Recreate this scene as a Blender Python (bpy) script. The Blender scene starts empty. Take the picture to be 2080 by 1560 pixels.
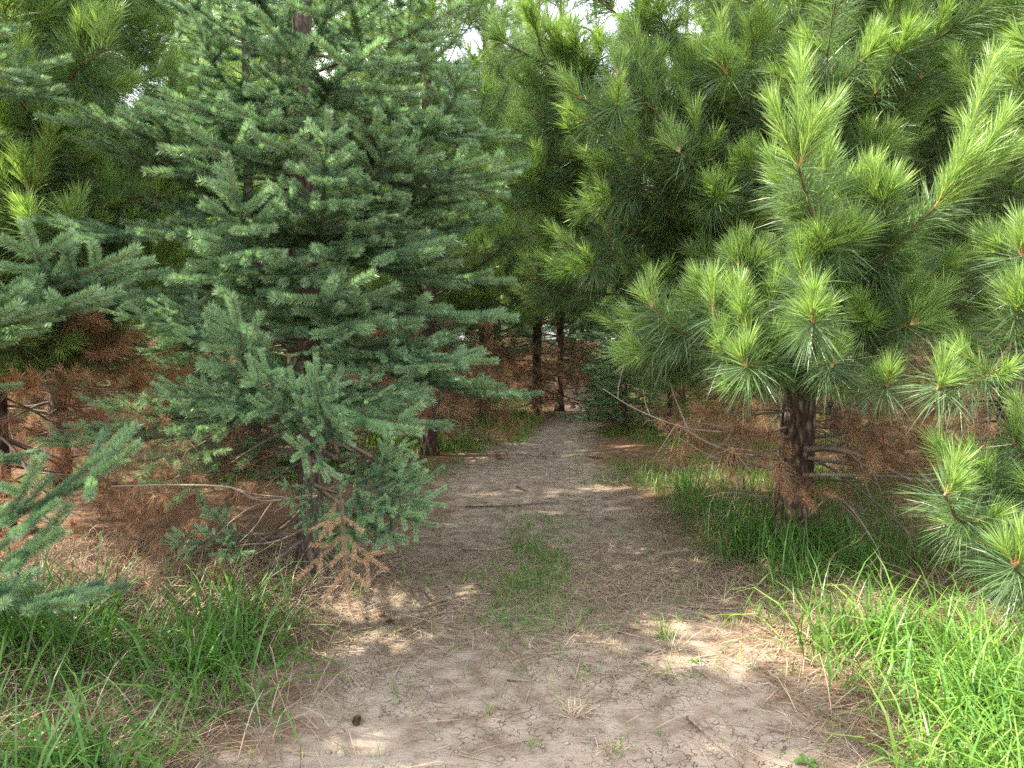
import bpy, math, random
import numpy as np
from mathutils import Matrix, Vector

C = bpy.context.scene.collection
SC = bpy.context.scene
R = math.radians

# ------------------------------------------------------------------ camera, sky, sun, exposure
CAMZ, PITCH, F = 1.5, R(3.5), 1450.0
cam = bpy.data.cameras.new('camera'); camo = bpy.data.objects.new('camera', cam); C.objects.link(camo)
camo.location = (0, 0, CAMZ); camo.rotation_euler = (R(90) - PITCH, 0, 0)
cam.sensor_width = 36; cam.lens = 36 * F / 2080; cam.clip_start = 0.05; cam.clip_end = 2000
SC.camera = camo

SUN_EL, SUN_AZ = R(50), R(-100)            # azimuth measured from +Y (view direction) towards +X
w = bpy.data.worlds.new('World'); SC.world = w; w.use_nodes = True
nt = w.node_tree; nt.nodes.clear()
sky = nt.nodes.new('ShaderNodeTexSky'); sky.sky_type = 'NISHITA'; sky.sun_disc = False
sky.sun_elevation = SUN_EL; sky.sun_rotation = SUN_AZ
sky.air_density = 1.0; sky.dust_density = 3.0; sky.ozone_density = 1.0
tcw = nt.nodes.new('ShaderNodeTexCoord')
cn = nt.nodes.new('ShaderNodeTexNoise'); cn.inputs['Scale'].default_value = 2.2; cn.inputs['Detail'].default_value = 7
cr = nt.nodes.new('ShaderNodeValToRGB'); cr.color_ramp.elements[0].position = .36; cr.color_ramp.elements[1].position = .62
cm = nt.nodes.new('ShaderNodeMix'); cm.data_type = 'RGBA'
cm.inputs['B'].default_value = (10.5, 10.4, 10.2, 1)      # bright thin cloud, in the sky's own physical units
bgn = nt.nodes.new('ShaderNodeBackground'); bgn.inputs['Strength'].default_value = 0.14
outw = nt.nodes.new('ShaderNodeOutputWorld')
nt.links.new(tcw.outputs['Generated'], cn.inputs['Vector']); nt.links.new(cn.outputs['Fac'], cr.inputs['Fac'])
nt.links.new(cr.outputs['Color'], cm.inputs['Factor']); nt.links.new(sky.outputs['Color'], cm.inputs['A'])
nt.links.new(cm.outputs['Result'], bgn.inputs['Color']); nt.links.new(bgn.outputs['Background'], outw.inputs['Surface'])

sun = bpy.data.lights.new('sun', 'SUN'); sun.energy = 5.0; sun.angle = R(0.6); sun.color = (1, .91, .76)
suno = bpy.data.objects.new('sun', sun); C.objects.link(suno)
sdir = Vector((math.sin(SUN_AZ) * math.cos(SUN_EL), math.cos(SUN_AZ) * math.cos(SUN_EL), math.sin(SUN_EL)))
suno.rotation_euler = sdir.to_track_quat('Z', 'Y').to_euler(); suno.location = (-20, 5, 30)

SC.view_settings.view_transform = 'Standard'; SC.view_settings.look = 'None'
SC.view_settings.exposure = 2.0; SC.view_settings.gamma = 1
cy = SC.cycles
cy.max_bounces = 7; cy.diffuse_bounces = 5; cy.glossy_bounces = 2; cy.transmission_bounces = 4; cy.transparent_max_bounces = 4
cy.sample_clamp_indirect = 6; cy.use_denoising = False; cy.denoiser = 'OPENIMAGEDENOISE'; cy.denoising_prefilter = 'NONE'
cy.caustics_reflective = False; cy.caustics_refractive = False

def P(px, py, d):
    """world point seen at photo pixel px, py at depth d along the view axis"""
    u, v = (px - 1040) / F, (780 - py) / F
    c, s = math.cos(PITCH), math.sin(PITCH)
    return np.array([u * d, d * (c + v * s), CAMZ + d * (v * c - s)])

# ------------------------------------------------------------------ noise for the terrain
_rs = np.random.RandomState(5)
_T = _rs.rand(256, 256)
def vnoise(x, y):
    xi = np.floor(x).astype(int); yi = np.floor(y).astype(int)
    fx = x - xi; fy = y - yi; fx = fx * fx * (3 - 2 * fx); fy = fy * fy * (3 - 2 * fy)
    a = _T[xi % 256, yi % 256]; b = _T[(xi + 1) % 256, yi % 256]
    c = _T[xi % 256, (yi + 1) % 256]; d = _T[(xi + 1) % 256, (yi + 1) % 256]
    return (a * (1 - fx) + b * fx) * (1 - fy) + (c * (1 - fx) + d * fx) * fy
def fbm(x, y, o=4):
    s = 0; a = .5
    for k in range(o):
        s = s + a * vnoise(x * 2 ** k + 17 * k, y * 2 ** k + 31 * k); a *= .5
    return s
PY_ = np.array([-60, 0, 3, 5, 7.5, 9.3, 11, 13, 15, 20, 26, 40, 400.])
PX_ = np.array([.06, .06, .10, .24, .20, .18, .65, 1.15, 1.5, 2.1, 2.6, 3.6, 3.6])
PW_ = np.array([1.2, 1.2, 1.15, 1.0, .95, .9, .6, .48, .45, .45, .45, .5, .5])
def pathdist(x, y):
    """<0 inside the trodden path, >0 outside (metres)"""
    return np.abs(x - np.interp(y, PY_, PX_)) - np.interp(y, PY_, PW_) + .7 * (fbm(x * 1.1 + 9, y * 1.1) - .47)
def ground(x, y):
    x = np.asarray(x, float); y = np.asarray(y, float)
    d = pathdist(x, y); m = np.clip(d / .8 + .2, 0, 1)
    z = .05 * m * (.5 + fbm(x * .8, y * .8)) + .035 * (fbm(x * 2.2, y * 2.2) - .5) * (1 + m) + .012 * (fbm(x * 9, y * 9) - .5)
    return z - .03

# ------------------------------------------------------------------ materials
def nn(t, typ, **kw):
    n = t.nodes.new(typ)
    for k, v in kw.items(): setattr(n, k, v)
    return n
def mat(name):
    m = bpy.data.materials.new(name); m.use_nodes = True
    t = m.node_tree; t.nodes.clear()
    o = t.nodes.new('ShaderNodeOutputMaterial')
    return m, t, o
def ramp(t, stops, fac=None):
    r = t.nodes.new('ShaderNodeValToRGB'); e = r.color_ramp.elements
    e[0].position, e[0].color = stops[0][0], (*stops[0][1], 1)
    e[1].position, e[1].color = stops[-1][0], (*stops[-1][1], 1)
    for p, c in stops[1:-1]:
        k = e.new(p); k.color = (*c, 1)
    if fac is not None: t.links.new(fac, r.inputs['Fac'])
    return r.outputs['Color']

def leaf_mat(name, stops, trans=.35, rough=.45, tcol=(1.25, 1.3, .6), spec=.5, vary=.25):
    """colour from the per-needle attribute 'tint' (x: age 0 old .. 1 new, y: random)"""
    m, t, o = mat(name)
    at = nn(t, 'ShaderNodeAttribute', attribute_name='tint')
    sp = t.nodes.new('ShaderNodeSeparateColor'); t.links.new(at.outputs['Color'], sp.inputs['Color'])
    col = ramp(t, stops, sp.outputs['Red'])
    hs = t.nodes.new('ShaderNodeHueSaturation'); t.links.new(col, hs.inputs['Color'])
    mr = t.nodes.new('ShaderNodeMapRange'); mr.inputs['To Min'].default_value = 1 - vary; mr.inputs['To Max'].default_value = 1 + vary
    t.links.new(sp.outputs['Green'], mr.inputs['Value']); t.links.new(mr.outputs['Result'], hs.inputs['Value'])
    mr2 = t.nodes.new('ShaderNodeMapRange'); mr2.inputs['To Min'].default_value = .485; mr2.inputs['To Max'].default_value = .515
    t.links.new(sp.outputs['Blue'], mr2.inputs['Value']); t.links.new(mr2.outputs['Result'], hs.inputs['Hue'])
    p = t.nodes.new('ShaderNodeBsdfPrincipled'); p.inputs['Roughness'].default_value = rough
    p.inputs['Specular IOR Level'].default_value = spec
    t.links.new(hs.outputs['Color'], p.inputs['Base Color'])
    tr = t.nodes.new('ShaderNodeBsdfTranslucent')
    mm = nn(t, 'ShaderNodeMix', data_type='RGBA', blend_type='MULTIPLY'); mm.inputs['Factor'].default_value = 1
    t.links.new(hs.outputs['Color'], mm.inputs['A']); mm.inputs['B'].default_value = (*tcol, 1)
    t.links.new(mm.outputs['Result'], tr.inputs['Color'])
    mx = t.nodes.new('ShaderNodeMixShader'); mx.inputs['Fac'].default_value = trans
    t.links.new(p.outputs['BSDF'], mx.inputs[1]); t.links.new(tr.outputs['BSDF'], mx.inputs[2])
    t.links.new(mx.outputs['Shader'], o.inputs['Surface'])
    return m

def bark_mat(name, dark, mid, light, scale=14, bump=.6):
    m, t, o = mat(name)
    tc = t.nodes.new('ShaderNodeTexCoord'); mp = t.nodes.new('ShaderNodeMapping')
    mp.inputs['Scale'].default_value = (scale, scale, scale * .33); t.links.new(tc.outputs['Object'], mp.inputs['Vector'])
    n1 = t.nodes.new('ShaderNodeTexNoise'); n1.inputs['Scale'].default_value = 2.0; n1.inputs['Detail'].default_value = 8; n1.inputs['Distortion'].default_value = .6
    t.links.new(mp.outputs['Vector'], n1.inputs['Vector'])
    v = nn(t, 'ShaderNodeTexVoronoi', feature='DISTANCE_TO_EDGE'); v.inputs['Scale'].default_value = 1.6
    ad = nn(t, 'ShaderNodeMix', data_type='VECTOR'); ad.inputs['Factor'].default_value = .35
    t.links.new(mp.outputs['Vector'], ad.inputs['A']); t.links.new(n1.outputs['Color'], ad.inputs['B']); t.links.new(ad.outputs['Result'], v.inputs['Vector'])
    mu = nn(t, 'ShaderNodeMath', operation='MULTIPLY'); mu.inputs[1].default_value = 2.2; t.links.new(v.outputs['Distance'], mu.inputs[0])
    mi = nn(t, 'ShaderNodeMath', operation='MINIMUM'); mi.inputs[1].default_value = 1; t.links.new(mu.outputs[0], mi.inputs[0])
    av = nn(t, 'ShaderNodeMath', operation='MULTIPLY_ADD'); av.inputs[1].default_value = .45
    t.links.new(mi.outputs[0], av.inputs[0])
    h2 = nn(t, 'ShaderNodeMath', operation='MULTIPLY'); h2.inputs[1].default_value = .6; t.links.new(n1.outputs['Fac'], h2.inputs[0])
    t.links.new(h2.outputs[0], av.inputs[2])
    col = ramp(t, [(.2, dark), (.5, mid), (.8, light)], av.outputs[0])
    p = t.nodes.new('ShaderNodeBsdfPrincipled'); p.inputs['Roughness'].default_value = .9; p.inputs['Specular IOR Level'].default_value = .2
    t.links.new(col, p.inputs['Base Color'])
    b = t.nodes.new('ShaderNodeBump'); b.inputs['Strength'].default_value = bump; b.inputs['Distance'].default_value = .015
    t.links.new(av.outputs[0], b.inputs['Height']); t.links.new(b.outputs['Normal'], p.inputs['Normal'])
    t.links.new(p.outputs['BSDF'], o.inputs['Surface'])
    return m

def twig_mat(name, stops):
    m, t, o = mat(name)
    at = nn(t, 'ShaderNodeAttribute', attribute_name='tint')
    sp = t.nodes.new('ShaderNodeSeparateColor'); t.links.new(at.outputs['Color'], sp.inputs['Color'])
    col = ramp(t, stops, sp.outputs['Red'])
    tc = t.nodes.new('ShaderNodeTexCoord'); n1 = t.nodes.new('ShaderNodeTexNoise'); n1.inputs['Scale'].default_value = 90; n1.inputs['Detail'].default_value = 4
    t.links.new(tc.outputs['Object'], n1.inputs['Vector'])
    hs = t.nodes.new('ShaderNodeHueSaturation'); t.links.new(col, hs.inputs['Color'])
    mr = t.nodes.new('ShaderNodeMapRange'); mr.inputs['To Min'].default_value = .35; mr.inputs['To Max'].default_value = 1.65
    t.links.new(n1.outputs['Fac'], mr.inputs['Value']); t.links.new(mr.outputs['Result'], hs.inputs['Value'])
    p = t.nodes.new('ShaderNodeBsdfPrincipled'); p.inputs['Roughness'].default_value = .85; p.inputs['Specular IOR Level'].default_value = .25
    t.links.new(hs.outputs['Color'], p.inputs['Base Color'])
    b = t.nodes.new('ShaderNodeBump'); b.inputs['Strength'].default_value = .5; b.inputs['Distance'].default_value = .004
    t.links.new(n1.outputs['Fac'], b.inputs['Height']); t.links.new(b.outputs['Normal'], p.inputs['Normal'])
    t.links.new(p.outputs['BSDF'], o.inputs['Surface'])
    return m

M = {}
M['pine'] = leaf_mat('pine needles', [(0, (.086, .142, .082)), (.5, (.122, .195, .085)), (1, (.265, .395, .12))], .42, .35, (1.2, 1.28, .62))
M['spruce'] = leaf_mat('spruce needles', [(0, (.054, .102, .060)), (.55, (.110, .200, .116)), (1, (.235, .36, .20))], .36, .45, (1.1, 1.25, .75), vary=.14)
M['dead'] = leaf_mat('dead needles', [(0, (.15, .088, .056)), (.5, (.27, .160, .095)), (1, (.45, .29, .18))], .3, .7, (1.2, .9, .6), .2)
M['olive'] = leaf_mat('browning needles', [(0, (.13, .13, .07)), (.5, (.25, .19, .115)), (1, (.42, .27, .17))], .3, .6, (1.1, 1, .7), .25)
M['pine_bark'] = bark_mat('pine bark', (.018, .012, .009), (.085, .058, .042), (.26, .20, .155), 20, 1.0)
M['spruce_bark'] = bark_mat('spruce bark', (.02, .015, .011), (.085, .064, .05), (.20, .165, .14), 24, .9)
M['pine_twig'] = twig_mat('pine twig', [(0, (.075, .052, .038)), (.6, (.10, .065, .04)), (.8, (.20, .12, .06)), (1, (.33, .195, .09))])
M['spruce_twig'] = twig_mat('spruce twig', [(0, (.085, .06, .045)), (.6, (.12, .07, .04)), (1, (.26, .15, .07))])
M['dead_twig'] = twig_mat('dead twig', [(0, (.12, .095, .075)), (.5, (.20, .16, .13)), (1, (.36, .31, .26))])
M['grass'] = leaf_mat('grass', [(0, (.06, .145, .03)), (.6, (.10, .215, .04)), (1, (.19, .32, .06))], .42, .4, (1.25, 1.3, .5), .4)
M['straw'] = leaf_mat('straw', [(0, (.15, .115, .085)), (.5, (.29, .225, .16)), (1, (.46, .37, .27))], .15, .7, (1, .95, .8), .2)
M['litter'] = leaf_mat('litter', [(0, (.13, .075, .045)), (.5, (.25, .135, .07)), (1, (.40, .25, .14))], .1, .75, (1, .9, .7), .15)

# ------------------------------------------------------------------ mesh helpers
def make_mesh(name, V, polys, m, tint=None, smooth=False, mats=None, midx=None):
    """polys: list of int arrays (n,3) / (n,4)"""
    me = bpy.data.meshes.new(name)
    polys = [p for p in polys if len(p)]
    nl = sum(p.size for p in polys); npoly = sum(len(p) for p in polys)
    me.vertices.add(len(V)); me.vertices.foreach_set('co', np.ascontiguousarray(V, np.float32).ravel())
    me.loops.add(nl); me.loops.foreach_set('vertex_index', np.concatenate([p.ravel() for p in polys]).astype(np.int32))
    tot = np.concatenate([np.full(len(p), p.shape[1]) for p in polys])
    st = np.concatenate([[0], np.cumsum(tot)[:-1]]).astype(np.int32)
    me.polygons.add(npoly); me.polygons.foreach_set('loop_start', st)
    me.polygons.foreach_set('use_smooth', np.full(npoly, smooth))
    if tint is not None:
        a = me.attributes.new('tint', 'FLOAT_COLOR', 'POINT')
        c = np.ones((len(V), 4), np.float32); c[:, :3] = tint; a.data.foreach_set('color', c.ravel())
    me.materials.append(m)
    me.update(calc_edges=True); me.validate()
    return me
def link(name, me, parent=None, mtx=None):
    o = bpy.data.objects.new(name, me); C.objects.link(o)
    if parent is not None: o.parent = parent
    if mtx is not None: o.matrix_local = mtx
    return o
def tag(o, label, cat, group=None, kind=None):
    o['label'] = label; o['category'] = cat
    if group: o['group'] = group
    if kind: o['kind'] = kind
    return o
def thing(name, label, cat, loc, rz=0, group=None):
    o = bpy.data.objects.new(name, None); C.objects.link(o); o.empty_display_size = .2
    o.location = loc; o.rotation_euler = (0, 0, rz)
    return tag(o, label, cat, group)

def unit(a): return a / np.maximum(np.linalg.norm(a, axis=-1, keepdims=True), 1e-9)

def tube(pts, rad, n=12, rng=None, rough=0):
    """one continuous tapered tube with end caps"""
    pts = np.asarray(pts, float); rad = np.asarray(rad, float); K = len(pts)
    tan = unit(np.gradient(pts, axis=0)); ref = np.array([1., .13, .07]) if abs(tan[0, 2]) > .7 else np.array([0, 0, 1.])
    u = unit(np.cross(tan, ref)); v = np.cross(tan, u)
    a = np.linspace(0, 2 * np.pi, n, endpoint=False)
    rr = rad[:, None] * (1 + (rough * (rng.rand(K, n) - .5) if rough else 0))
    V = pts[:, None, :] + rr[..., None] * (np.cos(a)[None, :, None] * u[:, None, :] + np.sin(a)[None, :, None] * v[:, None, :])
    V = V.reshape(-1, 3)
    i = np.arange(K - 1)[:, None] * n; j = np.arange(n)[None, :]; j2 = (j + 1) % n
    q = np.stack([i + j, i + j2, i + n + j2, i + n + j], -1).reshape(-1, 4)
    V = np.vstack([V, pts[:1], pts[-1:]]); j = np.arange(n); j2 = (j + 1) % n
    t = np.vstack([np.stack([j2, j, np.full(n, K * n)], -1), np.stack([(K - 1) * n + j, (K - 1) * n + j2, np.full(n, K * n + 1)], -1)])
    return V, q, t

# ---- skeletons: rows of p0(3) p1(3) r0 r1 age hue  (straight pieces of twig)
class Skel:
    def __init__(s): s.rows = []
    def add(s, p0, p1, r0, r1, age, hue=0.): s.rows.append((*p0, *p1, r0, r1, age, hue))
    def arr(s): return np.array(s.rows, float).reshape(-1, 10)
def xform(A, Mx):
    """transform a skeleton by a 4x4 numpy matrix (uniform scale)"""
    B = A.copy(); R3 = Mx[:3, :3]; sc = np.cbrt(abs(np.linalg.det(R3)))
    B[:, :3] = A[:, :3] @ R3.T + Mx[:3, 3]; B[:, 3:6] = A[:, 3:6] @ R3.T + Mx[:3, 3]; B[:, 6:8] *= sc
    return B

def wood_mesh(name, A, m, n=5, rmin=0, hue=True):
    A = A[A[:, 6] >= rmin]
    p0, p1 = A[:, :3], A[:, 3:6]; t = unit(p1 - p0)
    ref = np.where(np.abs(t[:, 2:3]) > .8, np.array([[1., 0, 0]]), np.array([[0, 0, 1.]]))
    u = unit(np.cross(t, ref)); v = np.cross(t, u)
    a = np.linspace(0, 2 * np.pi, n, endpoint=False)
    ring = np.cos(a)[None, :, None] * u[:, None] + np.sin(a)[None, :, None] * v[:, None]
    e = t * A[:, 6:7] * .5
    V = np.stack([(p0 - e)[:, None] + ring * A[:, 6][:, None, None], (p1 + e)[:, None] + ring * A[:, 7][:, None, None]], 1).reshape(-1, 3)
    b = np.arange(len(A))[:, None] * 2 * n; j = np.arange(n)[None]; j2 = (j + 1) % n
    q = np.stack([b + j, b + j2, b + n + j2, b + n + j], -1).reshape(-1, 4)
    ageT = np.clip(1 - A[:, 8] / 3., 0, 1)
    tint = np.repeat(np.stack([ageT, np.full(len(A), .5), np.full(len(A), .5)], -1), 2 * n, 0)
    return make_mesh(name, V, [q], m, tint, True)

def needle_mesh(name, A, m, rng, kind, dens=900, width=.0022, simple=False, lscale=1.):
    """real needles as narrow tapering blades along every live piece of twig"""
    age = A[:, 8]
    if kind == 'pine':
        keep = (age < 2.7) & (A[:, 9] < .5)
        A = A[keep]; age = A[:, 8]
        d = dens * np.where(age < .5, 1.15, np.where(age < 1.5, 1.0, .55))
    elif kind == 'spruce':
        keep = age < 4.5; A = A[keep]; age = A[:, 8]
        d = dens * np.where(age < 3, 1.0, .6)
    else:
        keep = age < 4; A = A[keep]; age = A[:, 8]; d = dens * np.ones(len(A)) * (A[:, 9])
    if len(A) == 0: return None
    ln = np.linalg.norm(A[:, 3:6] - A[:, :3], axis=1)
    cnt = np.floor(ln * d + rng.rand(len(A))).astype(int)
    idx = np.repeat(np.arange(len(A)), cnt); N = len(idx)
    if N == 0: return None
    t = rng.rand(N, 1); p = A[idx, :3] * (1 - t) + A[idx, 3:6] * t
    ax = unit(A[idx, 3:6] - A[idx, :3]); ag = age[idx]
    rv = rng.randn(N, 3); rad = unit(rv - ax * np.sum(rv * ax, 1, keepdims=True))
    up = np.array([0, 0, 1.])
    r1 = rng.rand(N)
    if kind == 'pine':
        new = ag < .5
        th = np.where(new, R(14) + R(26) * r1, np.where(ag < 1.5, R(32) + R(42) * r1, R(48) + R(55) * r1))
        L = np.where(new, .11 + .06 * rng.rand(N), np.where(ag < 1.5, .19 + .10 * rng.rand(N), .18 + .10 * rng.rand(N))) * lscale
        droop = np.where(new, 0, .04 + .12 * rng.rand(N)) * L
        tx = np.where(new, .8 + .2 * rng.rand(N), np.where(ag < 1.5, .32 + .2 * rng.rand(N), .0 + .25 * rng.rand(N)))
    elif kind == 'spruce':
        th = R(46) + R(12) * r1
        rad = unit(rad + up * .45 * (1 - np.abs(ax[:, 2:3])))
        rad = unit(rad - ax * np.sum(rad * ax, 1, keepdims=True))
        L = (.033 + .006 * rng.rand(N)) * lscale; droop = -.08 * L
        tx = np.where(ag < .5, .78 + .22 * rng.rand(N), np.where(ag < 1.5, .45 + .22 * rng.rand(N), .0 + .3 * rng.rand(N)))
    else:
        th = R(30) + R(80) * r1; L = (.09 + .09 * rng.rand(N)) * lscale; droop = .45 * L; tx = np.clip(.15 + .7 * rng.rand(len(A) // 10 + 1)[idx // 10] + .3 * (rng.rand(N) - .5), 0, 1)
    if kind == 'spruce' and dead_tips:
        pass
    D = ax * np.cos(th)[:, None] + rad * np.sin(th)[:, None]
    D = unit(D + rng.randn(N, 3) * (.10 if kind == 'pine' else .06))
    sv = rng.randn(N, 3); side = unit(np.cross(D, sv))
    W = width * (.8 + .4 * rng.rand(N)); h = (side * W[:, None] * .5)
    dr = np.zeros((N, 3)); dr[:, 2] = -1
    tip = p + D * L[:, None] + dr * droop[:, None]
    if simple:
        V = np.stack([p - h, p + h, tip], 1).reshape(-1, 3)
        k = np.arange(N)[:, None] * 3; polys = [k + np.array([[0, 1, 2]])]; rep = 3
    else:
        mid = p + D * L[:, None] * .55 + dr * droop[:, None] * .22
        V = np.stack([p - h * .7, p + h * .7, mid + h, mid - h, tip], 1).reshape(-1, 3)
        k = np.arange(N)[:, None] * 5; polys = [k + np.array([[0, 1, 2, 3]]), k + np.array([[3, 2, 4]])]; rep = 5
    tint = np.repeat(np.stack([np.clip(tx, 0, 1), rng.rand(N), rng.rand(N)], -1), rep, 0)
    return make_mesh(name, V, polys, m, tint)
dead_tips = False

# ------------------------------------------------------------------ branch skeleton growth
def rot_towards(d, t, f):
    return unit(d * (1 - f) + t * f)
UP = np.array([0, 0, 1.])
def perp(d, rng):
    r = rng.randn(3); return unit(r - d * np.dot(r, d))

def pine_grow(S, rng, p, d, rem, seg, lift=.16, total=None):
    """one year's growth after another; rem = years still to grow (1 -> this year's candle)"""
    age = rem - 1
    L = seg * (.8 + .4 * rng.rand()) * (.75 if age == 0 else 1)
    r0 = .0032 + .0021 * age; r1 = .0030 + .0021 * max(age - .6, 0)
    q = p
    for k in range(3):
        d = rot_towards(d, UP, lift * (.55 if age == 0 else .3)); d = unit(d + rng.randn(3) * .05)
        n = q + d * L / 3; S.add(q, n, r0 + (r1 - r0) * k / 3, r0 + (r1 - r0) * (k + 1) / 3, age); q = n
    if rem <= 1: return
    pine_grow(S, rng, q, d, rem - 1, seg, lift)
    nl = rng.choice([1, 2, 2, 3]) if rem > 2 else rng.choice([0, 1, 2, 2])
    a0 = rng.rand() * 6.28
    for k in range(nl):
        a = a0 + k * 6.28 / max(nl, 1) + rng.rand() * .6
        u = perp(d, rng); side = unit(np.cross(d, UP) + 1e-4); upv = np.cross(side, d)
        o = side * math.cos(a) + upv * math.sin(a) * .6
        ld = unit(d * .72 + o * .7)
        pine_grow(S, rng, q, ld, max(1, min(rem - 1, rng.choice([rem - 1, rem - 2]))), seg * .74, lift)

def pine_branch(seed, years, length):
    rng = np.random.RandomState(seed); S = Skel()
    pine_grow(S, rng, np.zeros(3), unit(np.array([1, 0, .02])), years, length / years)
    return S.arr()

def spruce_grow(S, rng, p, d, nrm, rem, seg, lift=.1, main=False):
    age = rem - 1
    L = seg * (.8 + .4 * rng.rand())
    r0 = (.0020 + .0009 * age) * (1.5 if main else 1); r1 = (.0018 + .0009 * max(age - .7, 0)) * (1.5 if main else 1)
    q = p; side = unit(np.cross(nrm, d)); pts = []
    for k in range(2):
        d = rot_towards(d, UP, lift * (.55 if age <= 1 else -.2 if age > 3 else .1)); d = unit(d + rng.randn(3) * .025)
        n = q + d * L / 2; S.add(q, n, r0 + (r1 - r0) * k / 2, r0 + (r1 - r0) * (k + 1) / 2, age + (.0 if rng.rand() < .8 else .6)); q = n; pts.append(q)
    if rem <= 1: return
    # shoots out of the middle of the year's growth
    for s in (-1, 1):
        if rng.rand() < (.5 if main else .22):
            ld = unit(d * .62 + side * s * (.7 + .2 * rng.rand()) + nrm * (.15 * rng.randn()))
            spruce_grow(S, rng, pts[0], ld, nrm, max(1, min(rem - 2, 1 + int(rng.rand() * 1.6))), seg * .66, lift)
    for s in (-1, 1):
        if rng.rand() < (.97 if main else .85):
            ld = unit(d * .68 + side * s * (.66 + .2 * rng.rand()) + nrm * (.04 + .08 * rng.randn()))
            spruce_grow(S, rng, q, ld, nrm, max(1, min(rem - 1, 1 + int(round((rem - 1) * (.32 + .3 * rng.rand()))))), seg * .84, lift)
    if rng.rand() < (.16 if age <= 2 else .06):
        ld = unit(d * .8 + nrm * .75)
        spruce_grow(S, rng, q, ld, nrm, 1, seg * .7, lift)
    spruce_grow(S, rng, q, unit(d), nrm, rem - 1, seg * .98, lift, main)

def spruce_branch(seed, years, length):
    rng = np.random.RandomState(seed); S = Skel(); bare = length * .12
    S.add((0, 0, 0), (bare, 0, 0), .0065 * length + .004, .006 * length + .003, 6)
    spruce_grow(S, rng, np.array([bare, 0, 0.]), np.array([1., 0, 0]), UP.copy(), years, (length - bare) / years * 1.03, .10, True)
    return S.arr()

def dead_branch(seed, length, tuft=.6, curve=.3):
    """bare grey limb with forking twigs; some twig ends keep brown needles (column 9 = needle density)"""
    rng = np.random.RandomState(seed); S = Skel()
    def go(p, d, L, r, lev):
        n = max(3, int(L / .09)); q = p
        for k in range(n):
            d = unit(d + rng.randn(3) * .09 + np.array([0, 0, -.02 + curve * .12 * (k / n)]))
            e = q + d * L / n; f = 1 - .75 * k / n
            tip = (k / n > .45) and lev > 0
            S.add(q, e, r * f, r * (f - .75 / n), 3.2 if not tip else 2.0, (tuft if tip else 0.) * (.3 + 1.2 * rng.rand()))
            q = e
            if lev < 2 and k > n * .2 and rng.rand() < (.62 if lev == 0 else .4):
                o = perp(d, rng); o[2] *= .5
                go(q, unit(d * .75 + o * .8), L * (.28 + .3 * rng.rand()) * (1 - .4 * k / n), r * .5 * f, lev + 1)
    go(np.zeros(3), unit(np.array([1, 0, -.05])), length, .006 + .0055 * length, 0)
    return S.arr()

def aim(p, q, nominal, roll=0.):
    """matrix taking a branch grown along +X (nominal reach) onto the line p -> q, its top kept up"""
    x = q - p; L = np.linalg.norm(x); x = x / L
    y = unit(np.cross(UP, x)); z = np.cross(x, y)
    c, s = math.cos(roll), math.sin(roll); y2 = y * c + z * s; z2 = -y * s + z * c
    Mx = np.eye(4); k = L / nominal
    Mx[:3, 0] = x * k; Mx[:3, 1] = y2 * k; Mx[:3, 2] = z2 * k; Mx[:3, 3] = p
    return Mx
def tipof(A):
    """main end point of a skeleton, used to aim it by its real reach"""
    i = np.argmax(A[:, 3]); return A[i, 3:6]

PINE_L = [(1.0, 3), (1.5, 4), (2.2, 5)]
SPR_L = [(.6, 2), (1.0, 3), (1.5, 5), (2.1, 7)]
def libs():
    L = {'pine': [], 'spruce': [], 'dead': []}
    for i, (ln, yr) in enumerate(PINE_L):
        for k in range(3): L['pine'].append(pine_branch(100 + 10 * i + k, yr, ln))
    for i, (ln, yr) in enumerate(SPR_L):
        for k in range(3 if i else 2): L['spruce'].append(spruce_branch(300 + 10 * i + k, yr, ln))
    for i, ln in enumerate((.8, 1.3, 1.9)):
        for k in range(3): L['dead'].append(dead_branch(500 + 10 * i + k, ln, (.5, 1.0, 1.5)[k]))
    return L
def bough(seed, length, bare, years):
    rng = np.random.RandomState(seed); S = Skel(); n = 8; p = np.zeros(3); b_ = length * bare
    for k in range(n):
        e = np.array([b_ * (k + 1) / n, .015 * rng.randn(), -.03 * math.sin(math.pi * (k + 1) / n)])
        S.add(p, e, .013 - .005 * k / n, .013 - .005 * (k + 1) / n, 6); p = e
        if k > 2 and rng.rand() < .5: spruce_grow(S, rng, p, unit(np.array([.7, rng.choice([-1, 1]) * .7, -.1])), UP.copy(), 2, .22, .05)
    spruce_grow(S, rng, p, np.array([1., 0, 0]), UP.copy(), years, (length - b_) / years * 1.03, .08, True)
    return S.arr()
LIB = libs()
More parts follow.
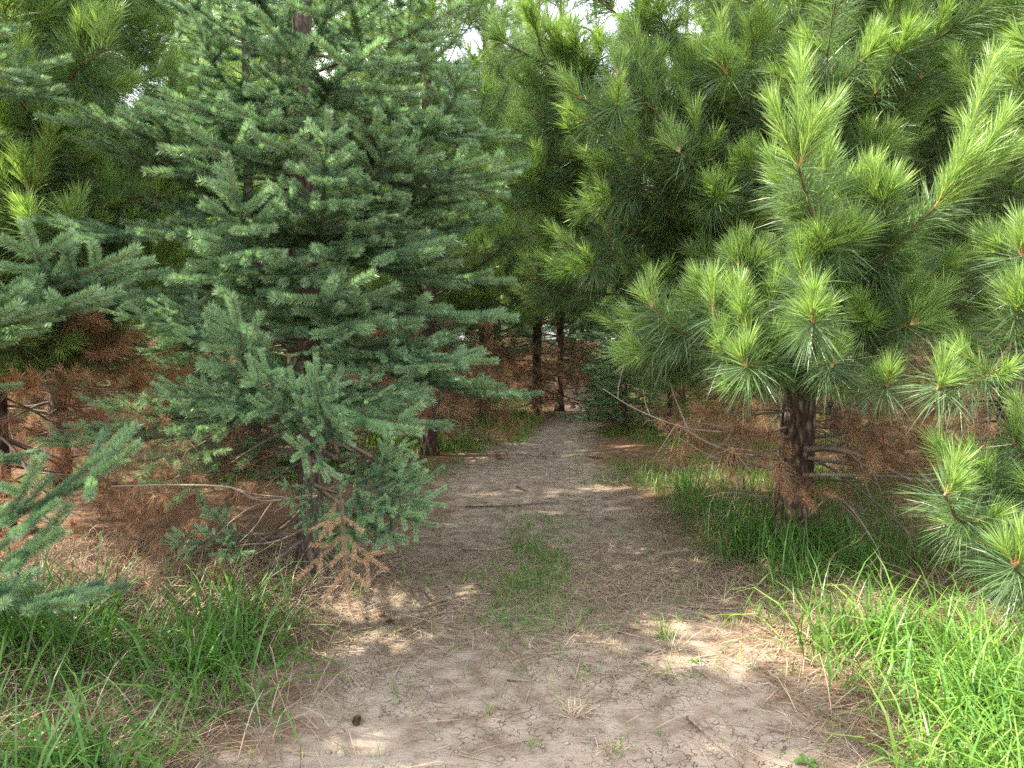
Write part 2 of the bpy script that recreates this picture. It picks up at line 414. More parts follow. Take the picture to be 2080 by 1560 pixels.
def upbough(seed, length, years=3):
    rng = np.random.RandomState(seed); S = Skel(); p = np.zeros(3); n = 12; d = np.array([1., 0, -.05]); sd = np.array([0, 1., 0])
    for k in range(n):
        f = k / n
        if f > .45: d = rot_towards(d, np.array([.12, 0, 1.]), .30)
        d = unit(d + rng.randn(3) * .03); e = p + d * length / n; age = 6 if f < .3 else 4 if f < .5 else 3 if f < .7 else 2 if f < .86 else 1
        r = .011 * (1 - .75 * f); S.add(p, e, r, r * .93, age); p = e
        if .25 < f < .62 and rng.rand() < .8:
            for s_ in (-1, 1): spruce_grow(S, rng, p, unit(d * .6 + sd * s_ * .8), UP.copy(), 3 if f < .5 else 2, .19, .06)
        elif f >= .62:
            a0 = rng.rand() * 6.28
            for j in range(4):
                u = perp(d, rng); v = np.cross(d, u); o = u * math.cos(a0 + j * 1.57) + v * math.sin(a0 + j * 1.57); L = .25 * (1.25 - f)
                L *= 2.0; q = p; dd = unit(d * .55 + o * .85)
                S.add(q, q + dd * L * .5, .003, .0026, 1 if f < .8 else 0); S.add(q + dd * L * .5, q + dd * L, .0026, .002, 0)
                if f < .8:
                    for s_ in (-1, 1):
                        w_ = unit(dd * .7 + np.cross(UP, dd) * s_ * .7); S.add(q + dd * L * .5, q + dd * L * .5 + w_ * L * .5, .0022, .0018, 0)
    for k in range(3): e = p + unit(d + rng.randn(3) * .04) * .06; S.add(p, e, .0032, .003, 0); p = e
    return S.arr()
LIB['up'] = [upbough(720, 1.5), upbough(721, 1.7), upbough(722, 1.3)]
LIB['bough'] = [bough(700, 1.5, .5, 3), bough(701, 1.5, .45, 3), bough(702, 2.0, .5, 4), bough(703, 2.0, .45, 4), bough(704, 1.8, .5, 4)]
REACH = {k: np.array([np.max(a[:, 3]) for a in v]) for k, v in LIB.items()}
def pick(kind, L, rng):
    d = np.abs(np.log(REACH[kind] / L)) + rng.rand(len(REACH[kind])) * .25
    return int(np.argmin(d))

NEARM = {}
def near_meshes(kind, i, lod=0):
    key = (kind, i, lod)
    if key not in NEARM:
        A = LIB[kind][i]; rng = np.random.RandomState(900 + i)
        if kind == 'pine':
            NEARM[key] = (wood_mesh('pine_branch_wood', A, M['pine_twig'], 6), needle_mesh('pine_needles', A, M['pine'], rng, 'pine', [800, 560][lod], [.0036, .0042][lod]))
        elif kind in ('spruce', 'bough', 'up'):
            NEARM[key] = (wood_mesh('spruce_branch_wood', A, M['spruce_twig'], 5), needle_mesh('spruce_needles', A, M['spruce'], rng, 'spruce', [2100, 900][lod], [.0026, .0042][lod], simple=bool(lod)))
        else:
            NEARM[key] = (wood_mesh('dead_branch_wood', A, M['dead_twig'], 5), needle_mesh('dead_needles', A, M['dead'], rng, 'dead', [800, 420][lod], [.0025, .0035][lod], simple=True))
    return NEARM[key]

def put_branch(tree, kind, i, Mx, lod=0, label=None):
    wm, nm = near_meshes(kind, i, lod)
    b = link('dead_branch' if kind == 'dead' else 'branch', wm, tree, Matrix(Mx.tolist()))
    if nm: link('needles', nm, b)
    if label: b['label'] = label
    return b

# ------------------------------------------------------------------ trunks
def trunk(tree, H, r, bark, seed, lean=(0, 0), flare=1.5, pts=None):
    rng = np.random.RandomState(seed); n = 40
    z = np.linspace(-.12, H, n); f = np.clip(z / H, 0, 1)
    wob = np.cumsum(rng.randn(n, 2) * .004, 0) * 1.0
    x = lean[0] * f + wob[:, 0] - wob[3, 0]; y = lean[1] * f + wob[:, 1] - wob[3, 1]
    rad = r * ((1 - f) ** .85 * .93 + .04) * (1 + (flare - 1) * np.exp(-np.clip(z, 0, 9) / .12))
    pp = np.stack([x, y, z], -1)
    V, q, t = tube(pp, rad, 18, rng, .10)
    me = make_mesh('trunk', V, [q, t], bark, None, True)
    o = link('trunk', me, tree)
    def axis(h):
        return np.array([np.interp(h, z, x), np.interp(h, z, y), h]), np.interp(h, z, rad)
    return o, axis

def branch_plan(kind, H, Rm, seed, h0, hd=0., n_lev=None):
    """whorls of branches for a whole tree: (kind, variant, matrix); hd = height below which limbs are dead"""
    rng = np.random.RandomState(seed); out = []
    h = max(h0, .15); a = rng.rand() * 6.28
    step = {'pine': .44, 'spruce': .34}[kind]
    while h < H - .25:
        f = (H - h) / H
        if kind == 'pine': L = Rm * (f ** .7) * (.6 if h < hd else 1); nb = 7 if h < hd else 5
        else: L = Rm * (f ** .8) * (.8 + .2 * min(1, h / .6)); nb = 7
        L = max(L, .3)
        for k in range(nb):
            a += 6.28 / nb + rng.randn() * .22
            l = L * (.75 + .35 * rng.rand()); hh = h + rng.randn() * .07
            if kind == 'pine': el = R(8) + R(42) * (1 - f) + R(8) * rng.randn()
            else: el = -R(16) + R(55) * (1 - f) ** 1.2 + R(7) * rng.randn()
            dead = h < hd and (kind == 'pine' or rng.rand() < .55)
            if dead: el = R(-14 + 26 * rng.rand()) 
            out.append((('dead' if dead else kind), hh, a, el, l, rng.rand(), rng.rand()))
        a += .5; h += step * (.8 + .4 * rng.rand()) * (.55 if h < hd else 1) * (1 + .07 * h)
    return out
def plan_matrix(b, axis, rng):
    kind, h, a, el, l, r1, r2 = b
    p, rad = axis(h)
    d = np.array([math.cos(a) * math.cos(el), math.sin(a) * math.cos(el), math.sin(el)])
    i = pick(kind, l, rng)
    return kind, i, aim(p + d * rad * .5, p + d * (rad * .5 + l), REACH[kind][i], (r1 - .5) * .5)

# ------------------------------------------------------------------ whole trees with crowns in one piece (the stand behind)
FAR = {}
def far_meshes(kind, var, lod):
    key = (kind, var, lod)
    if key in FAR: return FAR[key]
    seed = 40 + var * 7 + (0 if kind == 'pine' else 100)
    rng = np.random.RandomState(seed)
    H = [11.5, 10.5, 12.5][var] if kind == 'pine' else [10.5, 11.5, 8.5][var]
    Rm = [2.5, 2.3, 2.7][var] if kind == 'pine' else [1.9, 2.1, 1.8][var]
    hd = [1.7, 1.4, 1.9][var] if kind == 'pine' else .5
    t = thing('tmp', '', '', (0, 0, 0)); tr, axis = trunk(t, H, .105 if kind == 'pine' else .085, M[kind + '_bark'], seed)
    live, dead = [], []
    for b in branch_plan(kind, H, Rm, seed, .35 if kind == 'pine' else .25, hd):
        k, i, Mx = plan_matrix(b, axis, rng)
        (dead if k == 'dead' else live).append(xform(LIB[k][i], Mx))
    if kind == 'spruce':
        for k in range(6):
            a = rng.rand() * 6.28; i = pick('dead', .6, rng); p, _ = axis(.12 + .4 * rng.rand())
            dead.append(xform(LIB['dead'][i], aim(p, p + np.array([math.cos(a), math.sin(a), -.05]) * .7, REACH['dead'][i])))
    live = np.vstack(live); dead = np.vstack(dead)
    dn, wd = ((320, .0056) if lod == 0 else (150, .0095)) if kind == 'pine' else ((480, .0065) if lod == 0 else (200, .011))
    cr = needle_mesh('crown', live, M[kind], rng, kind, dn, wd, simple=True, lscale=1 if kind == 'pine' else (1.05 if lod == 0 else 1.25))
    wd_ = wood_mesh('limbs', live, M[kind + '_twig'], 4, rmin=.003)
    dw = wood_mesh('dead_branches', dead, M['dead_twig'], 4, rmin=.0 if lod == 0 else .0015)
    dnm = needle_mesh('dead_needles', dead, M['dead'], rng, 'dead', 360 if lod == 0 else 200, .004 if lod == 0 else .007, simple=True)
    trm = tr.data; bpy.data.objects.remove(tr); bpy.data.objects.remove(t)
    FAR[key] = (trm, cr, wd_, dw, dnm)
    return FAR[key]
def far_tree(kind, var, x, y, rz, s, lod, label, group):
    trm, cr, lm, dw, dn = far_meshes(kind, var, lod)
    t = thing('pine_tree' if kind == 'pine' else 'spruce_tree', label, 'pine tree' if kind == 'pine' else 'spruce tree', (x, y, float(ground(x, y))), rz, group)
    t.scale = (s, s, s)
    link('trunk', trm, t); c = link('crown', cr, t); link('limbs', lm, c)
    d = link('dead_branches', dw, t)
    if dn: link('dead_needles', dn, d)
    return t

# ------------------------------------------------------------------ guided pine limbs (drawn through given points)
def resample(pts, step):
    pts = np.asarray(pts, float)
    # Catmull-Rom through the points
    ext = np.vstack([2 * pts[0] - pts[1], pts, 2 * pts[-1] - pts[-2]]); out = []
    for i in range(1, len(ext) - 2):
        p0, p1, p2, p3 = ext[i - 1:i + 3]
        n = max(2, int(np.linalg.norm(p2 - p1) / step))
        for k in range(n):
            t = k / n
            out.append(.5 * (2 * p1 + (p2 - p0) * t + (2 * p0 - 5 * p1 + 4 * p2 - p3) * t * t + (3 * p1 - p0 - 3 * p2 + p3) * t ** 3))
    out.append(pts[-1]); return np.array(out)
def guided_pine(seed, pts, ncand=3, lat=3, y1=.34, y2=.3, candle=None, latlen=.24):
    """pts: trunk .. node, tip.  node -> tip is this year's candle; older growth behind it carries long needles"""
    rng = np.random.RandomState(seed); S = Skel()
    q = resample(pts[:-1], .045); node, tip = np.array(pts[-2], float), np.array(pts[-1], float)
    seg = np.linalg.norm(np.diff(q, axis=0), axis=1); dist = np.concatenate([np.cumsum(seg[::-1])[::-1], [0]])   # distance back from node
    for k in range(len(q) - 1):
        dd = dist[k + 1]; age = 1 if dd < y1 else 2 if dd < y1 + y2 else 3 if dd < y1 + y2 * 2 else 4
        r = .0065 + .0075 * dist[k]; r2 = .0065 + .0075 * dist[k + 1]
        S.add(q[k], q[k + 1], r, r2, age)
    cd = tip - node; cl = np.linalg.norm(cd); cd = cd / cl
    def candle_(p, d, L):
        n = max(5, int(L / .04)); a = p; bare_ = rng.rand() * (.38 if L < .3 else .15)
        for k in range(n):
            d = unit(rot_towards(d, UP, .03) + rng.randn(3) * .02); b = a + d * L / n
            S.add(a, b, .0062 - .002 * k / n, .0060 - .002 * k / n, 0, 1. if (k + 1) / n <= bare_ else 0.); a = b
    candle_(node, cd, cl)
    for k in range(ncand):
        o = perp(cd, rng); candle_(node, unit(cd * .85 + o * .5), cl * (.35 + .35 * rng.rand()))
    # laterals at the older nodes
    for dd, years in ((y1, 2), (y1 + y2, 2), (y1 + 2 * y2, 3)):
        if dd > dist[0] * .9: break
        i = int(np.argmin(np.abs(dist - dd))); d = unit(q[min(i + 1, len(q) - 1)] - q[i])
        for k in range(lat):
            o = perp(d, rng); o = unit(o + UP * .35)
            pine_grow(S, rng, q[i], unit(d * .65 + o * .75), years if rng.rand() < .7 else years - 1, latlen, .3)
    return S.arr()
def put_guided(tree, base, seed, pts, dens=850, width=.0036, **kw):
    A = guided_pine(seed, pts, **kw); A = A.copy(); A[:, :3] -= base; A[:, 3:6] -= base
    b = link('branch', wood_mesh('pine_branch_wood', A, M['pine_twig'], 7), tree)
    link('needles', needle_mesh('pine_needles', A, M['pine'], np.random.RandomState(seed), 'pine', dens, width), b)
    return b

# ================================================================== SETTING: terrain
def axis_grid(lo, hi, fine_lo, fine_hi, fine, growth=1.25):
    a = list(np.arange(fine_lo, fine_hi + 1e-6, fine)); s = fine
    while a[-1] < hi: s *= growth; a.append(a[-1] + s)
    s = fine
    while a[0] > lo: s *= growth; a.insert(0, a[0] - s)
    return np.array(a)
gx = axis_grid(-300, 300, -3.2, 3.6, .03); gy = axis_grid(-60, 500, 2.0, 9.0, .03, 1.12)
XX, YY = np.meshgrid(gx, gy); ZZ = ground(XX, YY)
far = np.clip((np.hypot(XX, YY) - 40) / 100, 0, 1); ZZ = ZZ * (1 - far) - .03 * far
nX, nY = len(gx), len(gy)
V = np.stack([XX.ravel(), YY.ravel(), ZZ.ravel()], -1)
ii = (np.arange(nY - 1)[:, None] * nX + np.arange(nX - 1)[None]).ravel()
q = np.stack([ii, ii + 1, ii + nX + 1, ii + nX], -1)
pd = pathdist(XX, YY).ravel()
soil = np.clip(.5 - pd / .5, 0, 1)                                                    # bare trodden earth
mid = np.exp(-((YY.ravel() - 4.3) / .9) ** 2) * .4                                  # thatch crossing the path
soil *= 1 - mid * np.clip(fbm(XX.ravel() * 2, YY.ravel() * 2) * 2.2 - .4, 0, 1)
tint = np.stack([soil, np.clip(fbm(XX.ravel() * .9 + 3, YY.ravel() * .9), 0, 1), np.zeros_like(soil)], -1)
def ground_mat():
    m, t, o = mat('earth')
    at = nn(t, 'ShaderNodeAttribute', attribute_name='tint'); sp = t.nodes.new('ShaderNodeSeparateColor'); t.links.new(at.outputs['Color'], sp.inputs['Color'])
    tc = t.nodes.new('ShaderNodeTexCoord')
    def noise(s, d=6, dist=0):
        n = t.nodes.new('ShaderNodeTexNoise'); n.inputs['Scale'].default_value = s; n.inputs['Detail'].default_value = d; n.inputs['Distortion'].default_value = dist
        t.links.new(tc.outputs['Object'], n.inputs['Vector']); return n.outputs['Fac']
    n_big, n_mid, n_fine = noise(1.7), noise(9, 8), noise(60, 6)
    earth = ramp(t, [(.3, (.155, .122, .096)), (.5, (.225, .180, .146)), (.7, (.285, .236, .196))], n_mid)
    # drying cracks
    wv = nn(t, 'ShaderNodeMix', data_type='VECTOR'); wv.inputs['Factor'].default_value = .12
    nv = t.nodes.new('ShaderNodeTexNoise'); nv.inputs['Scale'].default_value = 14; t.links.new(tc.outputs['Object'], nv.inputs['Vector'])
    t.links.new(tc.outputs['Object'], wv.inputs['A']); t.links.new(nv.outputs['Color'], wv.inputs['B'])
    vo = nn(t, 'ShaderNodeTexVoronoi', feature='DISTANCE_TO_EDGE'); vo.inputs['Scale'].default_value = 16; t.links.new(wv.outputs['Result'], vo.inputs['Vector'])
    ck = t.nodes.new('ShaderNodeMapRange'); ck.inputs['From Min'].default_value = .0; ck.inputs['From Max'].default_value = .022
    t.links.new(vo.outputs['Distance'], ck.inputs['Value'])
    cmask = t.nodes.new('ShaderNodeMapRange'); cmask.inputs['From Min'].default_value = .44; cmask.inputs['From Max'].default_value = .58
    t.links.new(n_big, cmask.inputs['Value'])
    inv = nn(t, 'ShaderNodeMath', operation='SUBTRACT'); inv.inputs[0].default_value = 1; t.links.new(ck.outputs['Result'], inv.inputs[1])
    cmul = nn(t, 'ShaderNodeMath', operation='MULTIPLY'); t.links.new(inv.outputs[0], cmul.inputs[0]); t.links.new(cmask.outputs['Result'], cmul.inputs[1])
    c2 = nn(t, 'ShaderNodeMix', data_type='RGBA'); t.links.new(earth, c2.inputs['A']); c2.inputs['B'].default_value = (.06, .045, .034, 1)
    cs = nn(t, 'ShaderNodeMath', operation='MULTIPLY'); cs.inputs[1].default_value = .75; t.links.new(cmul.outputs[0], cs.inputs[0]); t.links.new(cs.outputs[0], c2.inputs['Factor'])
    duff = ramp(t, [(.3, (.05, .032, .022)), (.5, (.12, .07, .042)), (.72, (.21, .13, .08))], n_fine)
    mx = nn(t, 'ShaderNodeMix', data_type='RGBA')
    sm = nn(t, 'ShaderNodeMath', operation='MULTIPLY_ADD'); sm.inputs[1].default_value = 1.2; t.links.new(n_mid, sm.inputs[0])
    sm.inputs[2].default_value = -.6
    ad = nn(t, 'ShaderNodeMath', operation='ADD', use_clamp=True); t.links.new(sp.outputs['Red'], ad.inputs[0]); t.links.new(sm.outputs[0], ad.inputs[1])
    t.links.new(ad.outputs[0], mx.inputs['Factor']); t.links.new(duff, mx.inputs['A']); t.links.new(c2.outputs['Result'], mx.inputs['B'])
    p = t.nodes.new('ShaderNodeBsdfPrincipled'); p.inputs['Roughness'].default_value = .95; p.inputs['Specular IOR Level'].default_value = .15
    t.links.new(mx.outputs['Result'], p.inputs['Base Color'])
    hh = nn(t, 'ShaderNodeMath', operation='MULTIPLY_ADD'); hh.inputs[1].default_value = .5; t.links.new(n_fine, hh.inputs[0]); t.links.new(n_mid, hh.inputs[2])
    h2 = nn(t, 'ShaderNodeMath', operation='SUBTRACT'); t.links.new(hh.outputs[0], h2.inputs[0]); t.links.new(cmul.outputs[0], h2.inputs[1])
    b = t.nodes.new('ShaderNodeBump'); b.inputs['Strength'].default_value = .8; b.inputs['Distance'].default_value = .02
    t.links.new(h2.outputs[0], b.inputs['Height']); t.links.new(b.outputs['Normal'], p.inputs['Normal'])
    t.links.new(p.outputs['BSDF'], o.inputs['Surface'])
    return m
g = link('ground', make_mesh('ground', V, [q], ground_mat(), tint, True)); g['kind'] = 'structure'
g['label'] = 'bare brown earth of the path and the needle-strewn woodland floor'

# ------------------------------------------------------------------ blades (grass, straw, litter)
def blades(name, m, rng, x, y, L, W, lean, az, tx, nseg=4, curl=1.0, z0=0.):
    """arching tapered blades rooted at x, y"""
    N = len(x); base = np.stack([x, y, ground(x, y) - .004 + z0], -1)
    hd = np.stack([np.cos(az), np.sin(az), np.zeros(N)], -1); side = np.stack([-np.sin(az), np.cos(az), np.zeros(N)], -1)
    tw = rng.randn(N) * .5; rows = []; th = lean.copy(); p = base
    for k in range(nseg + 1):
        f = k / nseg; wv = W * (1 - f ** 2.2) * (.55 + .45 * min(1, f * 4))
        sd = side * np.cos(tw)[:, None] + np.array([0, 0, 1.]) * (np.sin(tw) * .6)[:, None]
        if k < nseg: rows += [p - sd * wv[:, None] * .5, p + sd * wv[:, None] * .5]
        else: rows += [p]
        step = L / nseg; p = p + hd * (np.sin(th) * step)[:, None] + np.array([0, 0, 1.]) * (np.cos(th) * step)[:, None]
        th = th + curl * (.25 + .45 * rng.rand(N)) * (lean + .35) * (1.6 * f + .4)
    V = np.stack(rows, 1); n = V.shape[1]; V = V.reshape(-1, 3); b = np.arange(N)[:, None] * n
    qs = [b + np.array([[2 * k, 2 * k + 1, 2 * k + 3, 2 * k + 2]]) for k in range(nseg - 1)]
    k = nseg - 1
    tint = np.repeat(np.stack([tx, rng.rand(N), rng.rand(N)], -1), n, 0)
    return make_mesh(name, V, qs + [b + np.array([[2 * k, 2 * k + 1, 2 * k + 2]])], m, tint)

def scatter(rng, n, x0, x1, y0, y1, dens, clump=0, spread=.05):
    """n points accepted by a density map 0..1; clump > 0 gathers them in tufts of that many"""
    m = n // max(clump, 1); xs, ys = [], []; got = 0
    while got < m:
        x = rng.uniform(x0, x1, m * 2); y = rng.uniform(y0, y1, m * 2)
        k = rng.rand(m * 2) < dens(x, y); xs.append(x[k]); ys.append(y[k]); got += k.sum()
        if k.sum() == 0: break
    x = np.concatenate(xs)[:m]; y = np.concatenate(ys)[:m]
    if clump:
        x = np.repeat(x, clump) + rng.randn(m * clump) * spread; y = np.repeat(y, clump) + rng.randn(m * clump) * spread
    return x, y
def grass_patch(name, label, seed, n, box, dens, Lr, Wr, lean=(.1, .7), clump=10, spread=.05, tr=(.1, .9), m='grass', curl=1.):
    rng = np.random.RandomState(seed); x, y = scatter(rng, n, *box, dens, clump, spread); N = len(x)
    L = rng.uniform(*Lr, N) * (.7 + .6 * fbm(x * 1.3, y * 1.3)); W = rng.uniform(*Wr, N)
    me = blades(name, M[m], rng, x, y, L, W, rng.uniform(*lean, N), rng.rand(N) * 6.28, np.clip(rng.uniform(*tr, N), 0, 1), curl=curl)
    return tag(link(name, me), label, 'grass' if m == 'grass' else 'dry grass', None, 'stuff')
def flat_litter(name, label, seed, n, box, dens, Lr, Wr, m, cat, up=(.02, .25), tr=(0, 1)):
    rng = np.random.RandomState(seed); x, y = scatter(rng, n, *box, dens); N = len(x)
    me = blades(name, M[m], rng, x, y, rng.uniform(*Lr, N), rng.uniform(*Wr, N), R(90) - rng.uniform(*up, N), rng.rand(N) * 6.28,
                np.clip(rng.uniform(*tr, N), 0, 1), nseg=3, curl=.12, z0=.006)
    return tag(link(name, me), label, cat, None, 'stuff')
sm = lambda a, b, v: np.clip((v - a) / (b - a), 0, 1)
nz = lambda x, y, s, o=0: np.clip((fbm(x * s + o, y * s + o) - .35) * 3.5, 0, 1)

def crumbs(seed, n, box, dens):
    rng = np.random.RandomState(seed); x, y = scatter(rng, n, *box, dens); N = len(x)
    r = .003 + .012 * rng.rand(N) ** 3
    oc = np.array([[1, 0, 0], [0, 1, 0], [-1, 0, 0], [0, -1, 0], [0, 0, .7], [0, 0, -.4], [.6, .6, .45], [-.6, .6, .4], [-.6, -.6, .45], [.6, -.6, .4]], float)
    V = oc[None] * r[:, None, None] * (1 + .5 * (rng.rand(N, 10, 1) - .5)) * rng.uniform(.7, 1.3, (N, 1, 3))
    a = rng.rand(N) * 6.28; c, s_ = np.cos(a)[:, None], np.sin(a)[:, None]
    V = np.stack([V[..., 0] * c - V[..., 1] * s_, V[..., 0] * s_ + V[..., 1] * c, V[..., 2]], -1) + np.stack([x, y, ground(x, y) + .001], -1)[:, None]
    f = np.array([[0, 6, 4], [6, 1, 4], [1, 7, 4], [7, 2, 4], [2, 8, 4], [8, 3, 4], [3, 9, 4], [9, 0, 4], [0, 5, 1], [1, 5, 2], [2, 5, 3], [3, 5, 0], [0, 1, 6], [1, 2, 7], [2, 3, 8], [3, 0, 9]])
    me = make_mesh('soil_crumbs', V.reshape(-1, 3), [(np.arange(N)[:, None, None] * 10 + f[None]).reshape(-1, 3)], bpy.data.materials['earth'], np.tile([[1., .5, 0]], (N * 10, 1)), True)
    return tag(link('soil_crumbs', me), 'loose crumbs of dried earth on the trodden path', 'soil crumbs', None, 'stuff')
crumbs(33, 2600, (-1.3, 2.2, 2.0, 7.0), lambda x, y: sm(.25, -.15, pathdist(x, y)) * (.1 + .9 * nz(x, y, 2.5, 1)))
# left verge, right verge, strip on the path, far verges
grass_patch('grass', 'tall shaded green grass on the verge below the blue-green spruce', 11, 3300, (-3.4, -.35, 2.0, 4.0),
            lambda x, y: sm(.0, .35, pathdist(x, y)) * (.08 + .92 * nz(x, y, 2.2)) * (1 - .85 * sm(3.1, 3.9, y)), (.2, .62), (.007, .014), (.2, 1.15), clump=9, spread=.035, tr=(0, .45), curl=1.25)  # low tint range puts the verge's shade into the blade colour
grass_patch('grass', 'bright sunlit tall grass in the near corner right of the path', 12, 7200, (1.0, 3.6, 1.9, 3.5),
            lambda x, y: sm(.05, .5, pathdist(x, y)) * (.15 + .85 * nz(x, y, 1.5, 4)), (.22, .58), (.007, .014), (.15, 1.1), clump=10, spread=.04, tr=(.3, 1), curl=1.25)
grass_patch('grass', 'dark green grass thick around the foot of the big right pine', 13, 4600, (.9, 4.5, 3.3, 7.5),
            lambda x, y: sm(.1, .5, pathdist(x, y)) * (.25 + .75 * nz(x, y, 1.2, 2)), (.16, .42), (.005, .010), (.1, .9), clump=7, tr=(0, .7))
grass_patch('grass', 'thin tufts of grass along the middle of the path', 14, 2000, (-.7, 1.3, 2.9, 6.5),
            lambda x, y: np.exp(-((x - .12 - .03 * (y - 4)) / .24) ** 2) * (.15 + .85 * nz(x, y, 3, 2)) * sm(3.4, 4.0, y) * (1 - sm(5.2, 6.3, y)) + .02, (.05, .19), (.003, .006), (.2, 1.1), clump=7, spread=.05)
grass_patch('grass', 'light green grass beside the far bend of the path', 15, 24000, (-5, 6, 7, 20),
            lambda x, y: sm(-.35, .3, pathdist(x, y)) * nz(x, y, .8, 7), (.12, .3), (.004, .009), (.1, .7), clump=12, spread=.09, tr=(.3, 1))
grass_patch('grass', 'taller dark grass close round the foot of the right pine trunk', 26, 1000, (1.3, 2.9, 4.1, 5.5),
            lambda x, y: np.exp(-((x - 1.98) ** 2 + (y - 4.75) ** 2) / .22), (.22, .55), (.005, .010), (.15, 1.0), clump=8, spread=.05, tr=(0, .6))
grass_patch('grass', 'sunlit grass left of the bend round the bare pine trunk', 27, 5200, (-2.6, .45, 9.6, 14.0),
            lambda x, y: (.25 + .75 * nz(x, y, 1.2, 3)) * sm(-.55, .1, pathdist(x, y)), (.14, .34), (.006, .012), (.1, .9), clump=9, spread=.07, tr=(.3, 1))
grass_patch('grass', 'tiny green sprouts scattered over the bare path', 16, 700, (-1.2, 2.0, 2.0, 4.5),
            lambda x, y: .6 * sm(.15, -.1, pathdist(x, y)) + .1, (.03, .09), (.002, .005), (.1, .6), clump=4, spread=.012, tr=(.3, 1))
grass_patch('dry_grass', 'pale dead grass tangled among the green on the left verge', 17, 10000, (-3.4, .0, 2.0, 5.2),
            lambda x, y: sm(-.1, .3, pathdist(x, y)) * (.3 + .7 * nz(x, y, 1.4, 9)), (.15, .5), (.002, .005), (.6, 1.45), clump=8, spread=.06, m='straw')
grass_patch('dry_grass', 'pale dead grass matted along the right edge of the path', 18, 7000, (.8, 3.8, 1.9, 6.5),
            lambda x, y: sm(-.3, .1, pathdist(x, y)) * (.3 + .7 * nz(x, y, 1.4, 5)), (.12, .4), (.002, .0045), (.7, 1.5), clump=8, spread=.06, m='straw')
flat_litter('straw_litter', 'grey-brown thatch of dead stalks lying across the path', 19, 24000, (-1.6, 2.2, 2.1, 8.5),
            lambda x, y: np.clip(.015 + 1.2 * np.exp(-((y - 4.3) / .85) ** 2) * (.25 + .75 * nz(x, y, 1.6, 3)) + .5 * sm(-.25, .15, pathdist(x, y)) * nz(x, y, 1.2, 8), 0, 1), (.06, .26), (.002, .0045), 'straw', 'litter', tr=(0, .8))
flat_litter('needle_litter', 'rust-brown fallen needles carpeting the floor under the pines', 20, 70000, (-7, 7, 2.4, 18),
            lambda x, y: np.clip(.008 + .99 * sm(.0, .45, pathdist(x, y)), 0, 1) * (.3 + .7 * nz(x, y, .9, 6)) * np.clip(1.2 - y / 20, .2, 1), (.06, .13), (.0018, .0035), 'litter', 'litter', (.0, .2))

# ================================================================== HERO TREES
def hero(kind, label, x, y, H, r, Rm, seed, hd, lean=(0, 0), h0=.3, flare=1.5, lod=0, maxh=9, skip=None, limit=88):
    z = float(ground(x, y)); base = np.array([x, y, z])
    t = thing('pine_tree' if kind == 'pine' else 'spruce_tree', label, 'pine tree' if kind == 'pine' else 'spruce tree', tuple(base))
    _, axis = trunk(t, H, r, M[kind + '_bark'], seed, lean, flare)
    rng = np.random.RandomState(seed + 1); n = 0
    for b in branch_plan(kind, H, Rm, seed, h0, hd):
        if b[1] > maxh or (skip and skip(b)) or n >= limit: continue
        k, i, Mx = plan_matrix(b, axis, rng); put_branch(t, k, i, Mx, lod); n += 1
    return t, axis, base
def aimed(t, axis, base, kind, rng, tips, lod=0):
    """limbs whose ends reach given places"""
    for tip, dh, *ro in tips:
        q = np.array(tip) - base; L0 = math.hypot(q[0], q[1]); h = max(.1, q[2] - dh * L0)
        p, rad = axis(h); L = np.linalg.norm(q - p); i = pick(kind, L, rng)
        a = LIB[kind][i]; e = tipof(a) if kind != 'up' else a[-1, 3:6]
        # aim so that the real tip (which curves up) lands on the target
        x = unit(q - p); k = L / np.linalg.norm(e); ang = math.atan2(e[2], math.hypot(e[0], e[1]))
        hx = math.hypot(x[0], x[1]); el = math.atan2(x[2], hx) - ang
        d = np.array([x[0] / hx * math.cos(el), x[1] / hx * math.cos(el), math.sin(el)])
        put_branch(t, kind, i, aim(p, p + d * REACH[kind][i] * k, REACH[kind][i], ro[0] if ro else (rng.rand() - .5) * .3), lod)

# --- E: blue-green spruce left of the path
rng = np.random.RandomState(3)
tE, axE, bE = hero('spruce', 'blue-green spruce with sweeping low boughs left of the path', -1.3, 4.55, 9.5, .085, 1.8, 21, .6, h0=.25, limit=98, skip=lambda b: (math.cos(b[2]) < -.25 and b[1] < 1.8) or (b[1] < 1.25 and math.sin(b[2]) < .35) or (b[6] < .02 and b[1] < 4) or (math.cos(b[2]) > .2 and math.sin(b[2]) > -.2 and b[1] < 1.35))
def spray(tree, base, kind, i, p, q, roll, limb=None):
    p = np.array(p) - base; q = np.array(q) - base
    put_branch(tree, kind, i, aim(p, q, REACH[kind][i], roll))
    if limb is not None:
        rg_ = np.random.RandomState(int(abs(q[0]) * 999)); S = Skel(); w = resample([limb, (limb + p) / 2 + np.array([0, 0, -.03]), p, p + (q - p) * .2], .05)
        for k in range(len(w) - 1): S.add(w[k], w[k + 1], .012 - .005 * k / len(w), .012 - .005 * (k + 1) / len(w), 5)
        link('branch', wood_mesh('spruce_branch_wood', S.arr(), M['spruce_twig'], 6), tree)
aimed(tE, axE, bE, 'up', rng, [(P(458, 315, 3.3), .25, 0), (P(645, 225, 3.4), .35, 0), (P(492, 605, 3.1), .12, 0), (P(385, 15, 3.7), .3, 0), (P(955, 125, 4.1), .35, 0), (P(560, 60, 3.6), .3, 0), (P(800, 250, 3.8), .3, 0)])
aimed(tE, axE, bE, 'spruce', rng, [(P(665, 570, 3.3), .1), (P(235, 235, 3.8), .2), (P(560, 430, 3.6), .1), (P(650, 400, 3.5), .15), (P(400, 500, 3.5), .15), (P(700, 620, 3.6), .0), (P(860, 470, 4.0), .2), (P(330, 560, 3.7), .1), (P(700, 130, 3.8), .2)])
tr_ = lambda h: axE(h)[0]
